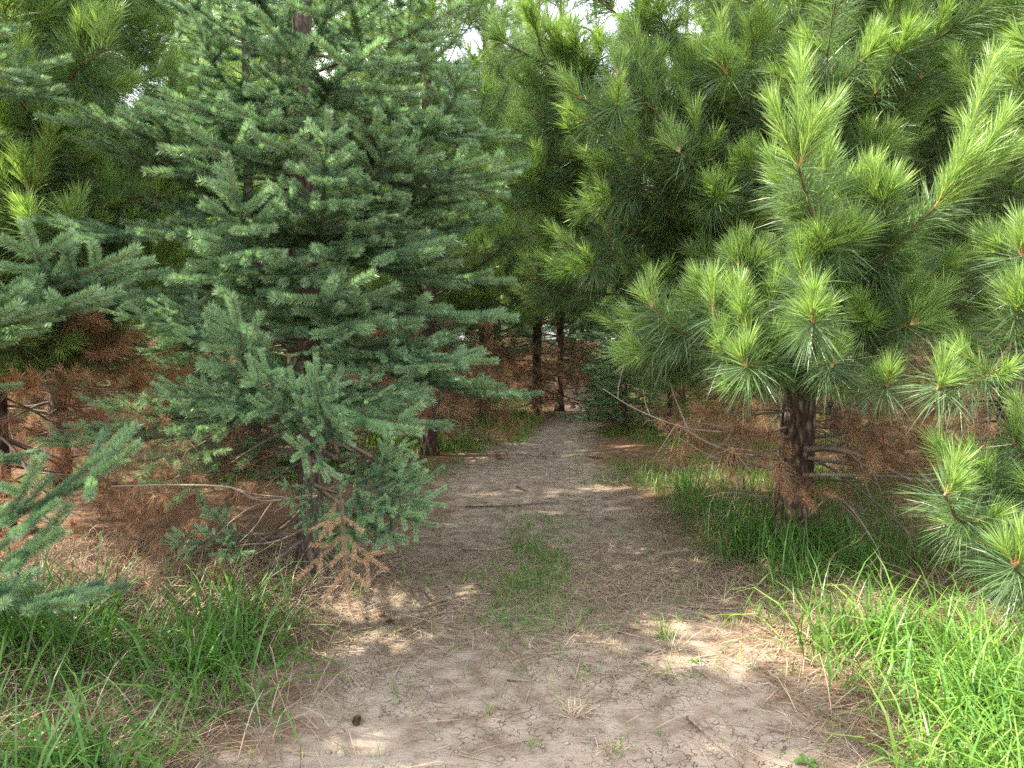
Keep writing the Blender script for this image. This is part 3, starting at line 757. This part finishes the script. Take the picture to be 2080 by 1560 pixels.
for i, p, q, ro, h in [(5, P(760, 935, 3.3), P(465, 745, 2.75), -.95, .8), (6, P(690, 930, 3.3), P(620, 740, 2.85), -.9, .9), (6, P(650, 960, 3.4), P(915, 1040, 3.0), .75, .7), (7, P(680, 900, 3.5), P(880, 985, 3.3), .5, .8),
                       (7, P(640, 985, 3.4), P(895, 1075, 3.05), .7, .7), (4, P(660, 1000, 3.3), P(820, 1120, 3.05), .6, .6), (6, P(630, 930, 3.5), P(640, 1110, 3.2), -.2, .8), (5, P(560, 1080, 3.7), P(325, 1110, 3.35), -.4, .5), (6, P(520, 660, 3.8), P(205, 650, 3.4), -.5, 1.5), (5, P(600, 800, 3.6), P(295, 805, 3.1), -.45, 1.2), (7, P(560, 690, 3.6), P(350, 700, 3.2), -.5, 1.4),
                       (5, P(640, 800, 3.8), P(800, 800, 3.5), .4, 1.2), (6, P(600, 720, 3.8), P(720, 690, 3.5), .4, 1.4)]:
    spray(tE, bE, 'spruce', i, p, q, ro, tr_(h))
# --- J: spruce at the left edge, trunk outside the picture
tJ, axJ, bJ = hero('spruce', 'spruce at the left edge reaching its lit twigs into view', -2.95, 3.35, 6.4, .08, 1.45, 31, .5, h0=.25,
                   skip=lambda b: math.cos(b[2]) > -.15 and b[1] < 2.4)
aimed(tJ, axJ, bJ, 'bough', rng, [
    (P(275, 505, 2.95), .22), (P(200, 590, 2.8), .12), (P(40, 620, 2.6), .1), (P(60, 560, 2.9), .25), (P(150, 1230, 2.75), .02)])
for i, p, q, ro, h in [(2, P(-60, 1080, 2.75), P(302, 945, 2.5), .55, .6), (0, P(-20, 1090, 2.6), P(110, 945, 2.5), .5, .5), (1, P(-60, 1170, 2.7), P(165, 1120, 2.55), .6, .4)]:
    spray(tJ, bJ, 'spruce', i, p, q, ro, axJ(h)[0])
# --- A: bright pine right of the path
tA, axA, bA = hero('pine', 'bright green pine with a stout scaly trunk right of the path', 1.98, 5.0, 8.5, .125, 1.9, 41, 1.2, lean=(.45, .1), h0=.45, flare=1.35,
                   skip=lambda b: (math.sin(b[2]) < .0 and 1.2 < b[1] < 2.4) or (b[1] < 1.2 and (math.cos(b[2]) < .2 or b[6] < .4)))
tk = lambda h: bA + axA(h)[0]
GA = [
    (1, [tk(1.35), P(1695, 620, 4.3), P(1665, 500, 3.8), P(1622, 340, 3.5), P(1628, 130, 3.45)], dict(ncand=4, lat=3)),
    (2, [tk(1.45), P(1720, 600, 4.4), P(1790, 530, 3.9), P(1900, 420, 3.6), P(2055, 150, 3.5)], dict(ncand=3, lat=3)),
    (3, [tk(1.2), P(1640, 690, 4.2), P(1652, 655, 3.5), P(1655, 588, 3.42)], dict(ncand=3, lat=1)),
    (4, [tk(1.15), P(1600, 745, 4.4), P(1515, 745, 3.75), P(1520, 690, 3.7)], dict(ncand=3, lat=2)),
    (5, [tk(1.3), P(1560, 700, 4.5), P(1500, 650, 3.9), P(1505, 580, 3.85)], dict(ncand=2, lat=2)),
    (6, [tk(1.35), P(1560, 690, 4.5), P(1450, 640, 4.0), P(1440, 565, 3.95)], dict(ncand=2, lat=2)),
    (7, [tk(1.35), P(1550, 700, 4.6), P(1400, 680, 4.2), P(1325, 625, 4.1), P(1318, 570, 4.1)], dict(ncand=2, lat=2)),
    (8, [tk(1.2), P(1560, 740, 4.5), P(1470, 720, 4.0), P(1465, 665, 3.95)], dict(ncand=2, lat=1)),
    (9, [tk(1.2), P(1720, 700, 4.4), P(1850, 660, 3.9), P(1930, 600, 3.8)], dict(ncand=3, lat=2)),
    (10, [tk(1.2), P(1700, 760, 4.4), P(1803, 785, 3.7), P(1806, 755, 3.6)], dict(ncand=1, lat=1)),
    (11, [tk(1.5), P(1700, 560, 4.4), P(1785, 520, 4.0), P(1790, 465, 4.0)], dict(ncand=2, lat=2)),
    (12, [tk(1.5), P(1690, 520, 4.2), P(1720, 430, 3.8), P(1765, 340, 3.7)], dict(ncand=2, lat=2)),
    (13, [tk(1.5), P(1600, 600, 4.6), P(1500, 540, 4.3), P(1495, 490, 4.3)], dict(ncand=2, lat=2)),
    (14, [tk(1.1), P(1640, 740, 4.3), P(1690, 745, 3.8), P(1700, 700, 3.75)], dict(ncand=1, lat=1)),
    (15, [tk(2.3), P(1720, 260, 5.0), P(1735, 115, 5.0), P(1735, 50, 5.0)], dict(ncand=2, lat=2)),
    (16, [tk(2.3), P(1700, 250, 5.0), P(1690, 150, 4.8), P(1690, 90, 4.8)], dict(ncand=2, lat=2)),
    (17, [tk(2.2), P(1760, 270, 4.9), P(1778, 190, 4.6), P(1782, 125, 4.6)], dict(ncand=2, lat=2)),
    (18, [tk(2.2), P(1800, 260, 4.7), P(1870, 160, 4.5), P(1885, 40, 4.5)], dict(ncand=3, lat=3)),
]
for sd, pts, kw in GA: put_guided(tA, bA, sd, pts, **kw)

# --- B: pine at the right edge, trunk outside the picture
tB, axB, bB = hero('pine', 'pine at the right edge hanging long-needled shoots over the grass', 3.55, 4.1, 7.5, .10, 1.5, 51, .7, h0=.35,
                   skip=lambda b: math.cos(b[2]) < -.2 and b[1] < 2.0)
tb = lambda h: bB + axB(h)[0]
GB = [
    (61, [tb(1.0), P(2110, 680, 3.7), P(2000, 765, 3.5), P(1905, 790, 3.4), P(1918, 735, 3.35)], dict(ncand=3, lat=2)),
    (62, [tb(.55), P(2080, 1030, 3.6), P(1960, 1060, 3.3), P(1920, 1005, 3.2), P(1945, 945, 3.15)], dict(ncand=2, lat=1)),
    (63, [tb(.5), P(2110, 1150, 3.3), P(2075, 1165, 3.0), P(2060, 1150, 2.9), P(2075, 1090, 2.85)], dict(ncand=2, lat=2)),
    (64, [tb(.7), P(2130, 920, 3.6), P(2060, 900, 3.6), P(2065, 850, 3.6)], dict(ncand=2, lat=2)),
    (65, [tb(1.3), P(2120, 560, 3.5), P(2075, 520, 3.4), P(2070, 450, 3.4)], dict(ncand=2, lat=2)),
    (66, [tb(.6), P(2100, 980, 3.8), P(2030, 960, 3.8), P(2035, 915, 3.8)], dict(ncand=2, lat=2)),
]
for sd, pts, kw in GB: put_guided(tB, bB, sd, pts, **kw)

# --- K: dark pine upper left
tK, axK, bK = hero('pine', 'shaded pine with long drooping needles behind the left spruces', -3.95, 5.4, 9.5, .11, 2.4, 71, 1.5, h0=.4)
tkk = lambda h: bK + axK(h)[0]
for sd, pts, kw in [
    (81, [tkk(1.7), P(20, 480, 4.4), P(60, 395, 4.2), P(112, 265, 4.1)], dict(ncand=2, lat=3)),
    (82, [tkk(1.7), P(120, 520, 4.4), P(150, 460, 4.2), P(160, 400, 4.2)], dict(ncand=2, lat=2)),
    (83, [tkk(2.6), P(60, 260, 4.3), P(22, 180, 4.1), P(20, 130, 4.1)], dict(ncand=2, lat=3)),
    (84, [tkk(2.7), P(140, 160, 4.5), P(215, 100, 4.4), P(235, 30, 4.4)], dict(ncand=2, lat=3)),
    (85, [tkk(1.9), P(220, 420, 4.6), P(320, 400, 4.5), P(350, 360, 4.5)], dict(ncand=2, lat=3))]: put_guided(tK, bK, sd, pts, **kw)

# --- C: dark pine behind A, limbs over the path
tC, axC, bC = hero('pine', 'tall dark pine stretching long limbs over the path from the right', 2.75, 7.0, 10.5, .13, 2.9, 91, 1.3, h0=.5, lod=1,
                   skip=lambda b: (math.sin(b[2]) < -.5 and b[1] < 2.2) or (b[1] < 1.3 and math.cos(b[2]) < .2))
tc_ = lambda h: bC + axC(h)[0]
for sd, pts, kw in [
    (101, [tc_(1.9), P(1440, 575, 6.0), P(1330, 550, 5.6), P(1170, 505, 5.3), P(1120, 470, 5.3)], dict(ncand=2, lat=3, latlen=.3)),
    (102, [tc_(2.7), P(1480, 340, 5.8), P(1300, 270, 5.0), P(1180, 200, 4.7), P(1140, 160, 4.7)], dict(ncand=2, lat=3, latlen=.3)),
    (103, [tc_(2.7), P(1500, 340, 5.6), P(1420, 340, 5.0), P(1380, 310, 4.8), P(1355, 250, 4.8)], dict(ncand=2, lat=3, latlen=.3)),
    (104, [tc_(3.0), P(1570, 180, 5.5), P(1475, 150, 4.7), P(1458, 40, 4.6)], dict(ncand=2, lat=3, latlen=.3)),
    (105, [tc_(3.0), P(1480, 280, 5.4), P(1340, 230, 4.9), P(1255, 150, 4.7), P(1240, 95, 4.7)], dict(ncand=3, lat=3, latlen=.3)),
    (106, [tc_(2.3), P(1450, 470, 5.9), P(1300, 420, 5.5), P(1285, 375, 5.5)], dict(ncand=2, lat=3, latlen=.3)),
    (107, [tc_(2.5), P(1500, 420, 5.8), P(1400, 400, 5.3), P(1220, 360, 5.1), P(1195, 320, 5.1)], dict(ncand=2, lat=3, latlen=.3)),
    (108, [tc_(1.8), P(1500, 560, 5.9), P(1380, 510, 5.7), P(1290, 470, 5.5), P(1265, 430, 5.5)], dict(ncand=2, lat=3, latlen=.3)),
    (109, [tc_(3.6), P(1400, 100, 5.6), P(1270, 40, 5.2), P(1170, -40, 5.1), P(1140, -100, 5.1)], dict(ncand=2, lat=3, latlen=.3)),
    (110, [tc_(2.6), P(1330, 430, 6.3), P(1130, 330, 6.0), P(1060, 290, 5.9), P(1030, 250, 5.9)], dict(ncand=2, lat=3, latlen=.3)),
    (114, [tc_(2.9), P(1330, 230, 6.2), P(1110, 130, 5.8), P(1030, 90, 5.7), P(1000, 40, 5.7)], dict(ncand=3, lat=4, latlen=.3)),
    (115, [tc_(1.9), P(1300, 600, 6.3), P(1150, 590, 6.1), P(1090, 570, 6.0), P(1065, 530, 6.0)], dict(ncand=2, lat=3, latlen=.26)),
    (116, [tc_(2.5), P(1330, 400, 6.2), P(1180, 280, 5.9), P(1090, 230, 5.8), P(1070, 180, 5.8)], dict(ncand=3, lat=4, latlen=.3)),
    (112, [tc_(2.2), P(1340, 520, 6.3), P(1110, 400, 6.0), P(1050, 380, 5.9), P(1020, 350, 5.9)], dict(ncand=2, lat=3, latlen=.3)),
    (113, [tc_(1.2), P(1460, 720, 6.3), P(1380, 750, 6.1), P(1320, 765, 6.0), P(1300, 720, 6.0)], dict(ncand=2, lat=3, latlen=.3))]:
    put_guided(tC, bC, sd, pts, dens=620, width=.0040, **kw)

hero('pine', 'unseen pine added left of the view to shade the near path', -3.7, 1.95, 6.2, .11, 2.6, 111, 0, h0=2.5, lod=1)  # unseen tree added for its shadow; height leaves the right grass in sun

# --- bare limbs drawn through given points
def bare_limb(tree, base, seed, pts, r, twigs=6, label=None, tl=.25):
    rng = np.random.RandomState(seed); q = resample(pts, .05) - base; S = Skel(); n = len(q)
    for k in range(n - 1):
        f = k / n; S.add(q[k], q[k + 1], r * (1 - .8 * f), r * (1 - .8 * (f + 1 / n)), 1.2 + rng.rand(), 0)
    for j in range(twigs):
        k = rng.randint(n // 4, n - 1); d = unit(q[k + 1] - q[k]); p = q[k]; d = unit(d * .7 + perp(d, rng) * .8)
        for m_ in range(5):
            d = unit(d + rng.randn(3) * .15); e = p + d * tl / 5 * (.6 + .8 * rng.rand()); S.add(p, e, r * .3 * (1 - m_ / 6), r * .3 * (1 - (m_ + 1) / 6), 1.5, 0); p = e
    b = link('dead_branch', wood_mesh('dead_branch_wood', S.arr(), M['dead_twig'], 6), tree)
    if label: b['label'] = label
    return b
def brown_spray(tree, base, kind, i, p, q, label, dens=900, m='dead'):
    """a limb whose needles have turned rust brown"""
    A = LIB[kind][i]; Mx = aim(np.array(p) - base, np.array(q) - base, REACH[kind][i])
    b = link('dead_branch', near_meshes(kind, i)[0], tree, Matrix(Mx.tolist())); b['label'] = label
    key = ('brown', kind, i, m)
    if key not in NEARM: NEARM[key] = needle_mesh('brown_needles', A, M[m], np.random.RandomState(7), kind, dens, .0028, lscale=.8 if kind == 'pine' else 1)
    link('needles', NEARM[key], b)
bare_limb(tE, bE, 1, [bE + np.array([0, 0, .75]), P(680, 985, 3.9), P(540, 1018, 3.5), P(470, 990, 3.4), P(340, 985, 3.35), P(225, 988, 3.3)], .011, 7, 'bare grey bough arching low')
bare_limb(tE, bE, 2, [bE + np.array([0, 0, .5]), P(640, 1010, 4.0), P(540, 1020, 3.7), P(480, 1050, 3.6), P(430, 1100, 3.6)], .008, 6)
bare_limb(tE, bE, 3, [bE + np.array([0, 0, .3]), P(560, 1100, 4.0), P(480, 1110, 3.7), P(420, 1150, 3.6)], .007, 6)
brown_spray(tE, bE, 'spruce', 3, P(690, 985, 3.0), P(712, 1235, 2.9), 'hanging bough tip turned dull brown', 1100, 'olive')
brown_spray(tE, bE, 'spruce', 0, P(690, 1000, 3.0), P(662, 1100, 2.95), 'rust brown twig on the hanging bough', 900)
for k, (a, b_) in enumerate([((1575, 930, 4.85), [(1510, 925, 4.6), (1440, 900, 4.4), (1385, 868, 4.3)]), ((1570, 950, 4.85), [(1500, 940, 4.6), (1440, 925, 4.5), (1380, 890, 4.4)]),
        ((1580, 890, 4.9), [(1500, 880, 4.5), (1390, 868, 4.3), (1290, 830, 4.2), (1225, 790, 4.2)]), ((1640, 912, 4.9), [(1690, 910, 4.7), (1760, 930, 4.6), (1850, 975, 4.5)]),
        ((1635, 965, 4.9), [(1720, 965, 4.7), (1820, 968, 4.6), (1930, 985, 4.5)]), ((1640, 930, 4.9), [(1800, 955, 5.2), (1960, 985, 5.3), (2080, 1000, 5.4)]), ((1560, 1010, 4.9), [(1480, 1000, 4.5), (1430, 1010, 4.4)]),
        ((1630, 1060, 4.9), [(1700, 1010, 4.5), (1780, 1110, 4.2), (1790, 1180, 4.0)])]):
    bare_limb(tA, bA, 10 + k, [P(*a)] + [P(*c) for c in b_], [.022, .017, .010, .024, .017, .016, .008, .008][k], 7, 'pale bare limb reaching towards the path' if k == 2 else None, .3)
for i, p, q_ in [(0, (1640, 960, 4.6), (1650, 1050, 4.3)), (1, (1720, 830, 4.6), (1755, 960, 4.4)), (0, (1800, 830, 4.6), (1835, 900, 4.4)), (2, (1790, 870, 4.6), (1800, 960, 4.5)),
                 (0, (1500, 830, 4.6), (1430, 870, 4.4)), (1, (1590, 880, 4.7), (1600, 940, 4.5)), (2, (1480, 880, 4.6), (1390, 925, 4.5)), (1, (1600, 960, 4.7), (1590, 1010, 4.55)),
                 (2, (1860, 880, 4.9), (1900, 960, 4.8)), (0, (1400, 830, 4.9), (1360, 890, 4.8))]:
    brown_spray(tA, bA, 'pine', i, P(*p), P(*q_), 'dead twig hung with rust brown needles', 500)

rng = np.random.RandomState(79)
for k, (px, py, d) in enumerate([(1430, 870, 4.3), (1480, 930, 4.4), (1400, 930, 4.5), (1760, 880, 4.6), (1800, 940, 4.5), (1850, 880, 4.7), (1900, 950, 4.9), (1460, 850, 5.1), (1760, 850, 5.2), (1880, 900, 5.6), (1420, 890, 5.6)]):
    q_ = P(px, py, d); p_ = bA + axA(max(.25, q_[2] - bA[2] + rng.uniform(-.1, .2)))[0]; i = [1, 2, 1, 2, 4, 5][k % 6]
    put_branch(tA, 'dead', i, aim(p_ - bA, q_ - bA, REACH['dead'][i], rng.rand() - .5))
for k in range(20):
    a_, h_ = R(rng.uniform(95, 255)), rng.uniform(.22, 1.15); L_ = rng.uniform(.7, 1.3); i = [0, 3, 4, 6, 7][k % 5]; p_ = axE(h_)[0]
    put_branch(tE, 'dead', i, aim(p_, p_ + np.array([math.cos(a_) * L_, math.sin(a_) * L_, rng.uniform(-.15, .15)]), REACH['dead'][i], rng.rand() - .5))
for px, py, d in [(120, 900, 4.2), (260, 880, 4.4), (60, 860, 4.6), (330, 930, 4.4), (200, 960, 4.0)]:
    q_ = P(px, py, d); p_ = bE + axE(max(.3, q_[2] - bE[2] + .1))[0]; i = pick('spruce', float(np.linalg.norm(q_ - p_)), rng)
    put_branch(tE, 'spruce', i, aim(p_ - bE, q_ - bE, REACH['spruce'][i], rng.rand() - .5), 1)
rng = np.random.RandomState(78)
for k, (px, py, d) in enumerate([(40, 640, 4.6), (150, 600, 4.5), (260, 570, 4.6), (330, 640, 4.8), (90, 720, 4.9), (230, 690, 5.0), (320, 740, 5.0), (20, 760, 4.4)]):
    q_ = P(px, py, d); p_ = bK + axK(max(.6, q_[2] - bK[2] - .1))[0]; i = pick('pine', float(np.linalg.norm(q_ - p_)), rng)
    put_branch(tK, 'pine', i, aim(p_ - bK, q_ - bK, REACH['pine'][i]), 1)
rng = np.random.RandomState(77)
for k in range(16):
    px, py, d = rng.uniform(-40, 420), rng.uniform(690, 900), rng.uniform(4.5, 5.6); q_ = P(px, py, d)
    h = float(np.clip(q_[2] - bK[2] + .15, .3, 1.7)); i = rng.randint(0, 6)
    brown_spray(tK, bK, 'pine', i, bK + axK(h)[0] * .5 + (q_ - bK) * .5 * np.array([1, 1, 0]) + np.array([0, 0, h * .5]), q_, 'dead twig still clothed in rust brown needles', 300)
# ================================================================== SMALL THINGS ON THE GROUND
def G(px, py, lift=0.):
    o = np.array([0, 0, CAMZ]); d = unit(P(px, py, 1.) - o); t = CAMZ / -d[2]
    for _ in range(6):
        p = o + d * t; t = (CAMZ - float(ground(p[0], p[1]))) / -d[2]
    p = o + d * t; p[2] = float(ground(p[0], p[1])) + lift; return p
def cone_mesh(seed, Lc=.05, r=.019):
    rng = np.random.RandomState(seed); V, T = [], []
    bV, bq, bt = tube([(0, 0, -Lc / 2 + Lc * k / 7) for k in range(8)], [r * .25, r * .55, r * .66, r * .66, r * .58, r * .45, r * .3, r * .1], 8)
    n0 = len(bV); Q = [bq]; Ts = [bt]; V = [bV]; sc = []
    for k in range(90):
        f = (k + .5) / 90; z = -Lc / 2 + Lc * f; a = k * 2.39996; R_ = r * (math.sin(math.pi * min(1, f * .8 + .16)) ** .7)
        o = np.array([math.cos(a), math.sin(a), 0]); s_ = np.array([-math.sin(a), math.cos(a), 0]); u = np.array([0, 0, 1.]); w_ = .006 * (1 - .4 * f)
        c = np.array([0, 0, z]); b0 = c + o * R_ * .4
        tip = c + o * R_ * (1.05 + .1 * rng.rand()) + u * Lc * .07
        m1 = c + o * R_ * .85 + u * Lc * .02
        sc += [b0 - s_ * w_ * .4, b0 + s_ * w_ * .4, m1 + s_ * w_, tip, m1 - s_ * w_, m1 - u * .005]
    sc = np.array(sc); kk = n0 + np.arange(90)[:, None] * 6
    V.append(sc); Ts += [kk + np.array([[0, 1, 2]]), kk + np.array([[0, 2, 4]]), kk + np.array([[4, 2, 3]]), kk + np.array([[1, 0, 5]]), kk + np.array([[5, 4, 3]]), kk + np.array([[2, 5, 3]])]
    return make_mesh('pine_cone', np.vstack(V), Q + Ts, M['cone'])
M['cone'] = bark_mat('cone', (.03, .018, .012), (.085, .05, .032), (.17, .11, .075), 60, .4)
cm_ = [cone_mesh(1), cone_mesh(2, .045, .018)]
CONES = [(725, 1470, 'dark pine cone lying alone on cracked earth at the near left'), (772, 1132, 'pine cone under the hanging brown spruce tip'), (775, 1252, 'pine cone at the edge of the left grass, beside another'),
         (792, 1268, 'second pine cone touching the thatch beside the left grass')]
for k, (px, py, lab) in enumerate(CONES):
    o = link('pine_cone', cm_[k % 2]); o.location = G(px, py, .013); o.rotation_euler = (R(80), R(20 * (k % 3)), k * 1.7); tag(o, lab, 'pine cone', 'cones fallen on the ground')
def stick(seed, pts, r, label, m='straw_stick'):
    rng = np.random.RandomState(seed); q = resample(pts, .03); q[:, 2] += r + .004 + rng.rand(len(q)) * .004
    V, qq, t = tube(q, np.linspace(r, r * .45, len(q)), 6, rng, .2)
    return tag(link('fallen_twig', make_mesh('fallen_twig', V, [qq, t], M[m], None, True)), label, 'twig', 'twigs fallen on the path')
M['straw_stick'] = bark_mat('weathered twig', (.12, .085, .06), (.24, .18, .13), (.40, .32, .25), 40, .3)
M['dark_stick'] = bark_mat('dark twig', (.035, .024, .017), (.10, .07, .05), (.2, .15, .11), 40, .3)
STICKS = [([(1180, 1308), (1220, 1311), (1258, 1315)], .006, 'straw_stick', 'short pale twig lying across the mid path'), ([(945, 1032), (1040, 1030), (1135, 1022)], .008, 'dark_stick', 'long thin dark branch lying across the path by the green tufts'),
          ([(940, 1118), (1000, 1120), (1055, 1112)], .009, 'straw_stick', 'weathered stick beneath the spruce tip'), ([(850, 1240), (930, 1215), (1000, 1210)], .008, 'straw_stick', 'grey stalk bundle end pointing to the grass tufts'),
          ([(800, 1290), (880, 1255), (960, 1222)], .006, 'straw_stick', 'long grey stalk slanting over the thatch'), ([(1255, 1288), (1300, 1283)], .006, 'dark_stick', 'short brown twig right of mid path'),
          ([(1380, 1235), (1480, 1240), (1560, 1232)], .005, 'straw_stick', 'thin tan stalk along the right verge'), ([(1395, 1460), (1450, 1512), (1510, 1560)], .006, 'straw_stick', 'tan stalk at the bottom edge right of the path'),
          ([(1050, 992), (1075, 1002)], .01, 'dark_stick', 'stub of bark on the far part of the path'), ([(1195, 930), (1225, 932)], .02, 'straw_stick', 'pale piece of wood on the path before the bend'),
          ([(260, 1500), (330, 1430), (380, 1390)], .006, 'straw_stick', 'bent pale stalk leaning in the near left grass'), ([(1030, 1385), (1075, 1390)], .004, 'dark_stick', 'thin brown needle twig on the near path'), ([(1330, 1030), (1420, 1045)], .008, 'straw_stick', 'twig beside the sunlit litter patch')]
for k, (pp, r, m, lab) in enumerate(STICKS): stick(k, [G(*c) for c in pp], r, lab, m)
def weed(px, py, n, size, label, seed):
    rng = np.random.RandomState(seed); V, Q = [], []; c = G(px, py)
    for k in range(n):
        a = k * 6.28 / n + rng.rand() * .5; L = size * (.7 + .5 * rng.rand()); W = L * .42; el = R(25) + R(30) * rng.rand(); b0 = len(V)
        hd = np.array([math.cos(a), math.sin(a), 0]); sd = np.array([-math.sin(a), math.cos(a), 0]); p = np.zeros(3)
        for j in range(7):
            f = j / 6; w_ = W * (.08 + math.sin(math.pi * min(1, max(0, f * 1.05 - .12))) ** .8) * .5; e = el - f * 1.0
            V += [p - sd * w_ + np.array([0, 0, w_ * .3]), p, p + sd * w_ + np.array([0, 0, w_ * .3])]
            p = p + (hd * math.cos(e) + UP * math.sin(e)) * L / 6
            if j: Q += [[b0 + 3 * j - 3, b0 + 3 * j - 2, b0 + 3 * j + 1, b0 + 3 * j], [b0 + 3 * j - 2, b0 + 3 * j - 1, b0 + 3 * j + 2, b0 + 3 * j + 1]]
    V = np.array(V); o = link('weed', make_mesh('weed', V, [np.array(Q)], M['grass'], np.tile([[.6, .5, .5]], (len(V), 1)), True)); o.location = c
    return tag(o, label, 'weed', 'broad leaved weeds by the path')
for k, a in enumerate([(1158, 1100, 6, .05, 'small broad-leaved weed right of the tufts on the path'), (1408, 1345, 4, .04, 'small weed with round leaves at the right path edge'),
                       (1640, 1552, 4, .055, 'bright broad leaf weed at the bottom right')]): weed(*a, k)
def tuft(px, py, n, L, label, seed, m='straw'):
    rng = np.random.RandomState(seed); c = G(px, py); x = c[0] + rng.randn(n) * .02; y = c[1] + rng.randn(n) * .02
    me = blades('grass_tuft', M[m], rng, x, y, rng.uniform(.5 * L, L, n), rng.uniform(.002, .004, n), rng.uniform(.7, 1.4, n) if m == 'straw' else rng.uniform(.1, .8, n), rng.rand(n) * 6.28, rng.uniform(.3, 1, n), curl=.5)
    return tag(link('grass_tuft', me), label, 'grass tuft', 'single tufts on the bare path')
for k, a in enumerate([(1165, 1455, 70, .16, 'flattened tuft of dry grass on the near path', 'straw'), (1240, 1520, 30, .1, 'small tuft of dry and green grass at the bottom of the path', 'straw'), (1350, 1300, 60, .2, 'tall tuft of green and dry grass at the right path edge', 'grass'),
                       (1370, 1320, 60, .22, 'dry half of the tuft at the right path edge', 'straw'), (1185, 1370, 14, .1, 'lone green sprout standing mid path', 'grass'), (1085, 1515, 16, .08, 'green sprout low in the middle of the path', 'grass'),
                       (1250, 1530, 20, .12, 'green sprout at the bottom edge of the path', 'grass'), (870, 1190, 22, .12, 'green tuft in the thatch below the spruce', 'grass'), (730, 1210, 30, .16, 'slim green tuft under the brown spruce tip', 'grass')]):
    tuft(*a[:5], k, a[5])

# ================================================================== THE STAND BEHIND
NAMED = [
    ('pine', 0, -1.08, 9.3, .3, 1.02, 0, 'pine with a bare dark trunk standing where the path bends, left side'),
    ('pine', 1, -.5, 13.0, 1.9, 1.0, 0, 'thinner pine beyond the bend with brown dead lower twigs'),
    ('pine', 2, .5, 14.2, 3.1, .95, 0, 'pine left of the path gap with a reddish trunk foot'),
    ('pine', 0, 1.02, 15.3, 4.4, .9, 0, 'slim dark pine trunk right at the far gap of the path'),
    ('spruce', 2, 2.1, 13.6, .8, .6, 0, 'light green spruce in the sun right of the far path'),
    ('spruce', 2, 1.85, 11.7, 2.0, .5, 0, 'young spruce crowding the right side of the path beyond the bend'),
    ('pine', 1, 2.35, 10.6, 2.6, .42, 0, 'small pine low over the grass at the right bend'),
    ('spruce', 1, 2.7, 27.5, .3, .9, 1, 'spruce standing square at the far end of the path'),
    ('pine', 1, 4.0, 29.5, .9, .9, 1, 'pine closing the view just right of the path end'),
    ('pine', 2, 1.0, 29.0, .2, .9, 1, 'pine closing the view just left of the path end'),
    ('pine', 1, -3.1, 10.2, 1.1, 1.1, 0, 'pine whose crown fills the gap behind the big spruce top'),
    ('spruce', 1, -2.4, 12.2, .1, 1.1, 0, 'tall spruce behind the bend left of the bare trunk'),
    ('spruce', 0, -2.9, 8.0, 2.2, .85, 0, 'dark spruce filling the gap behind the big left spruce'),
    ('pine', 2, -4.6, 7.2, 5.0, .92, 0, 'pine far left whose brown dead skirt catches the sun'),
    ('pine', 1, 4.9, 7.0, 1.2, 1.05, 0, 'pine behind the right edge with dark limbs over dead twigs'),
]
for k, v, x, y, rz, s, lod, lab in NAMED: far_tree(k, v, x, y, rz, s, lod, lab, 'trees of the plantation')
rg = random.Random(8); taken = [(n[2], n[3]) for n in NAMED] + [(-1.3, 4.55), (-2.95, 3.35), (1.98, 5), (3.55, 4.1), (-3.3, 5.3), (3.0, 7.9)]
yy = 6.0; ntree = 0
while yy < 38:
    half = yy * .74 + 1.5; xx = -half
    while xx < half:
        x = xx + rg.uniform(-.5, .5); y = yy + rg.uniform(-.5, .5)
        clear = abs(x - np.interp(y, PY_, PX_)) - np.interp(y, PY_, PW_)
        if (clear > .9 or y > 27) and all(math.hypot(x - a, y - b) > 1.9 for a, b in taken):
            kind = 'pine' if rg.random() < .66 else 'spruce'
            near = y < 16
            lab = ('pine' if kind == 'pine' else 'spruce') + (' among the crowded trees either side of the path' if near else ' in the distant stand that closes the view')
            far_tree(kind, rg.randrange(3), x, y, rg.uniform(0, 6.28), rg.uniform(.85, 1.15) * (.72 if x < -4 and y < 13 else 1), 0 if y < 11 else 1, lab,
                     ('%ss in the middle rows' if near else '%ss in the distant stand') % kind); taken.append((x, y)); ntree += 1
        xx += 2.5
    yy += 2.6
print('stand trees', ntree)
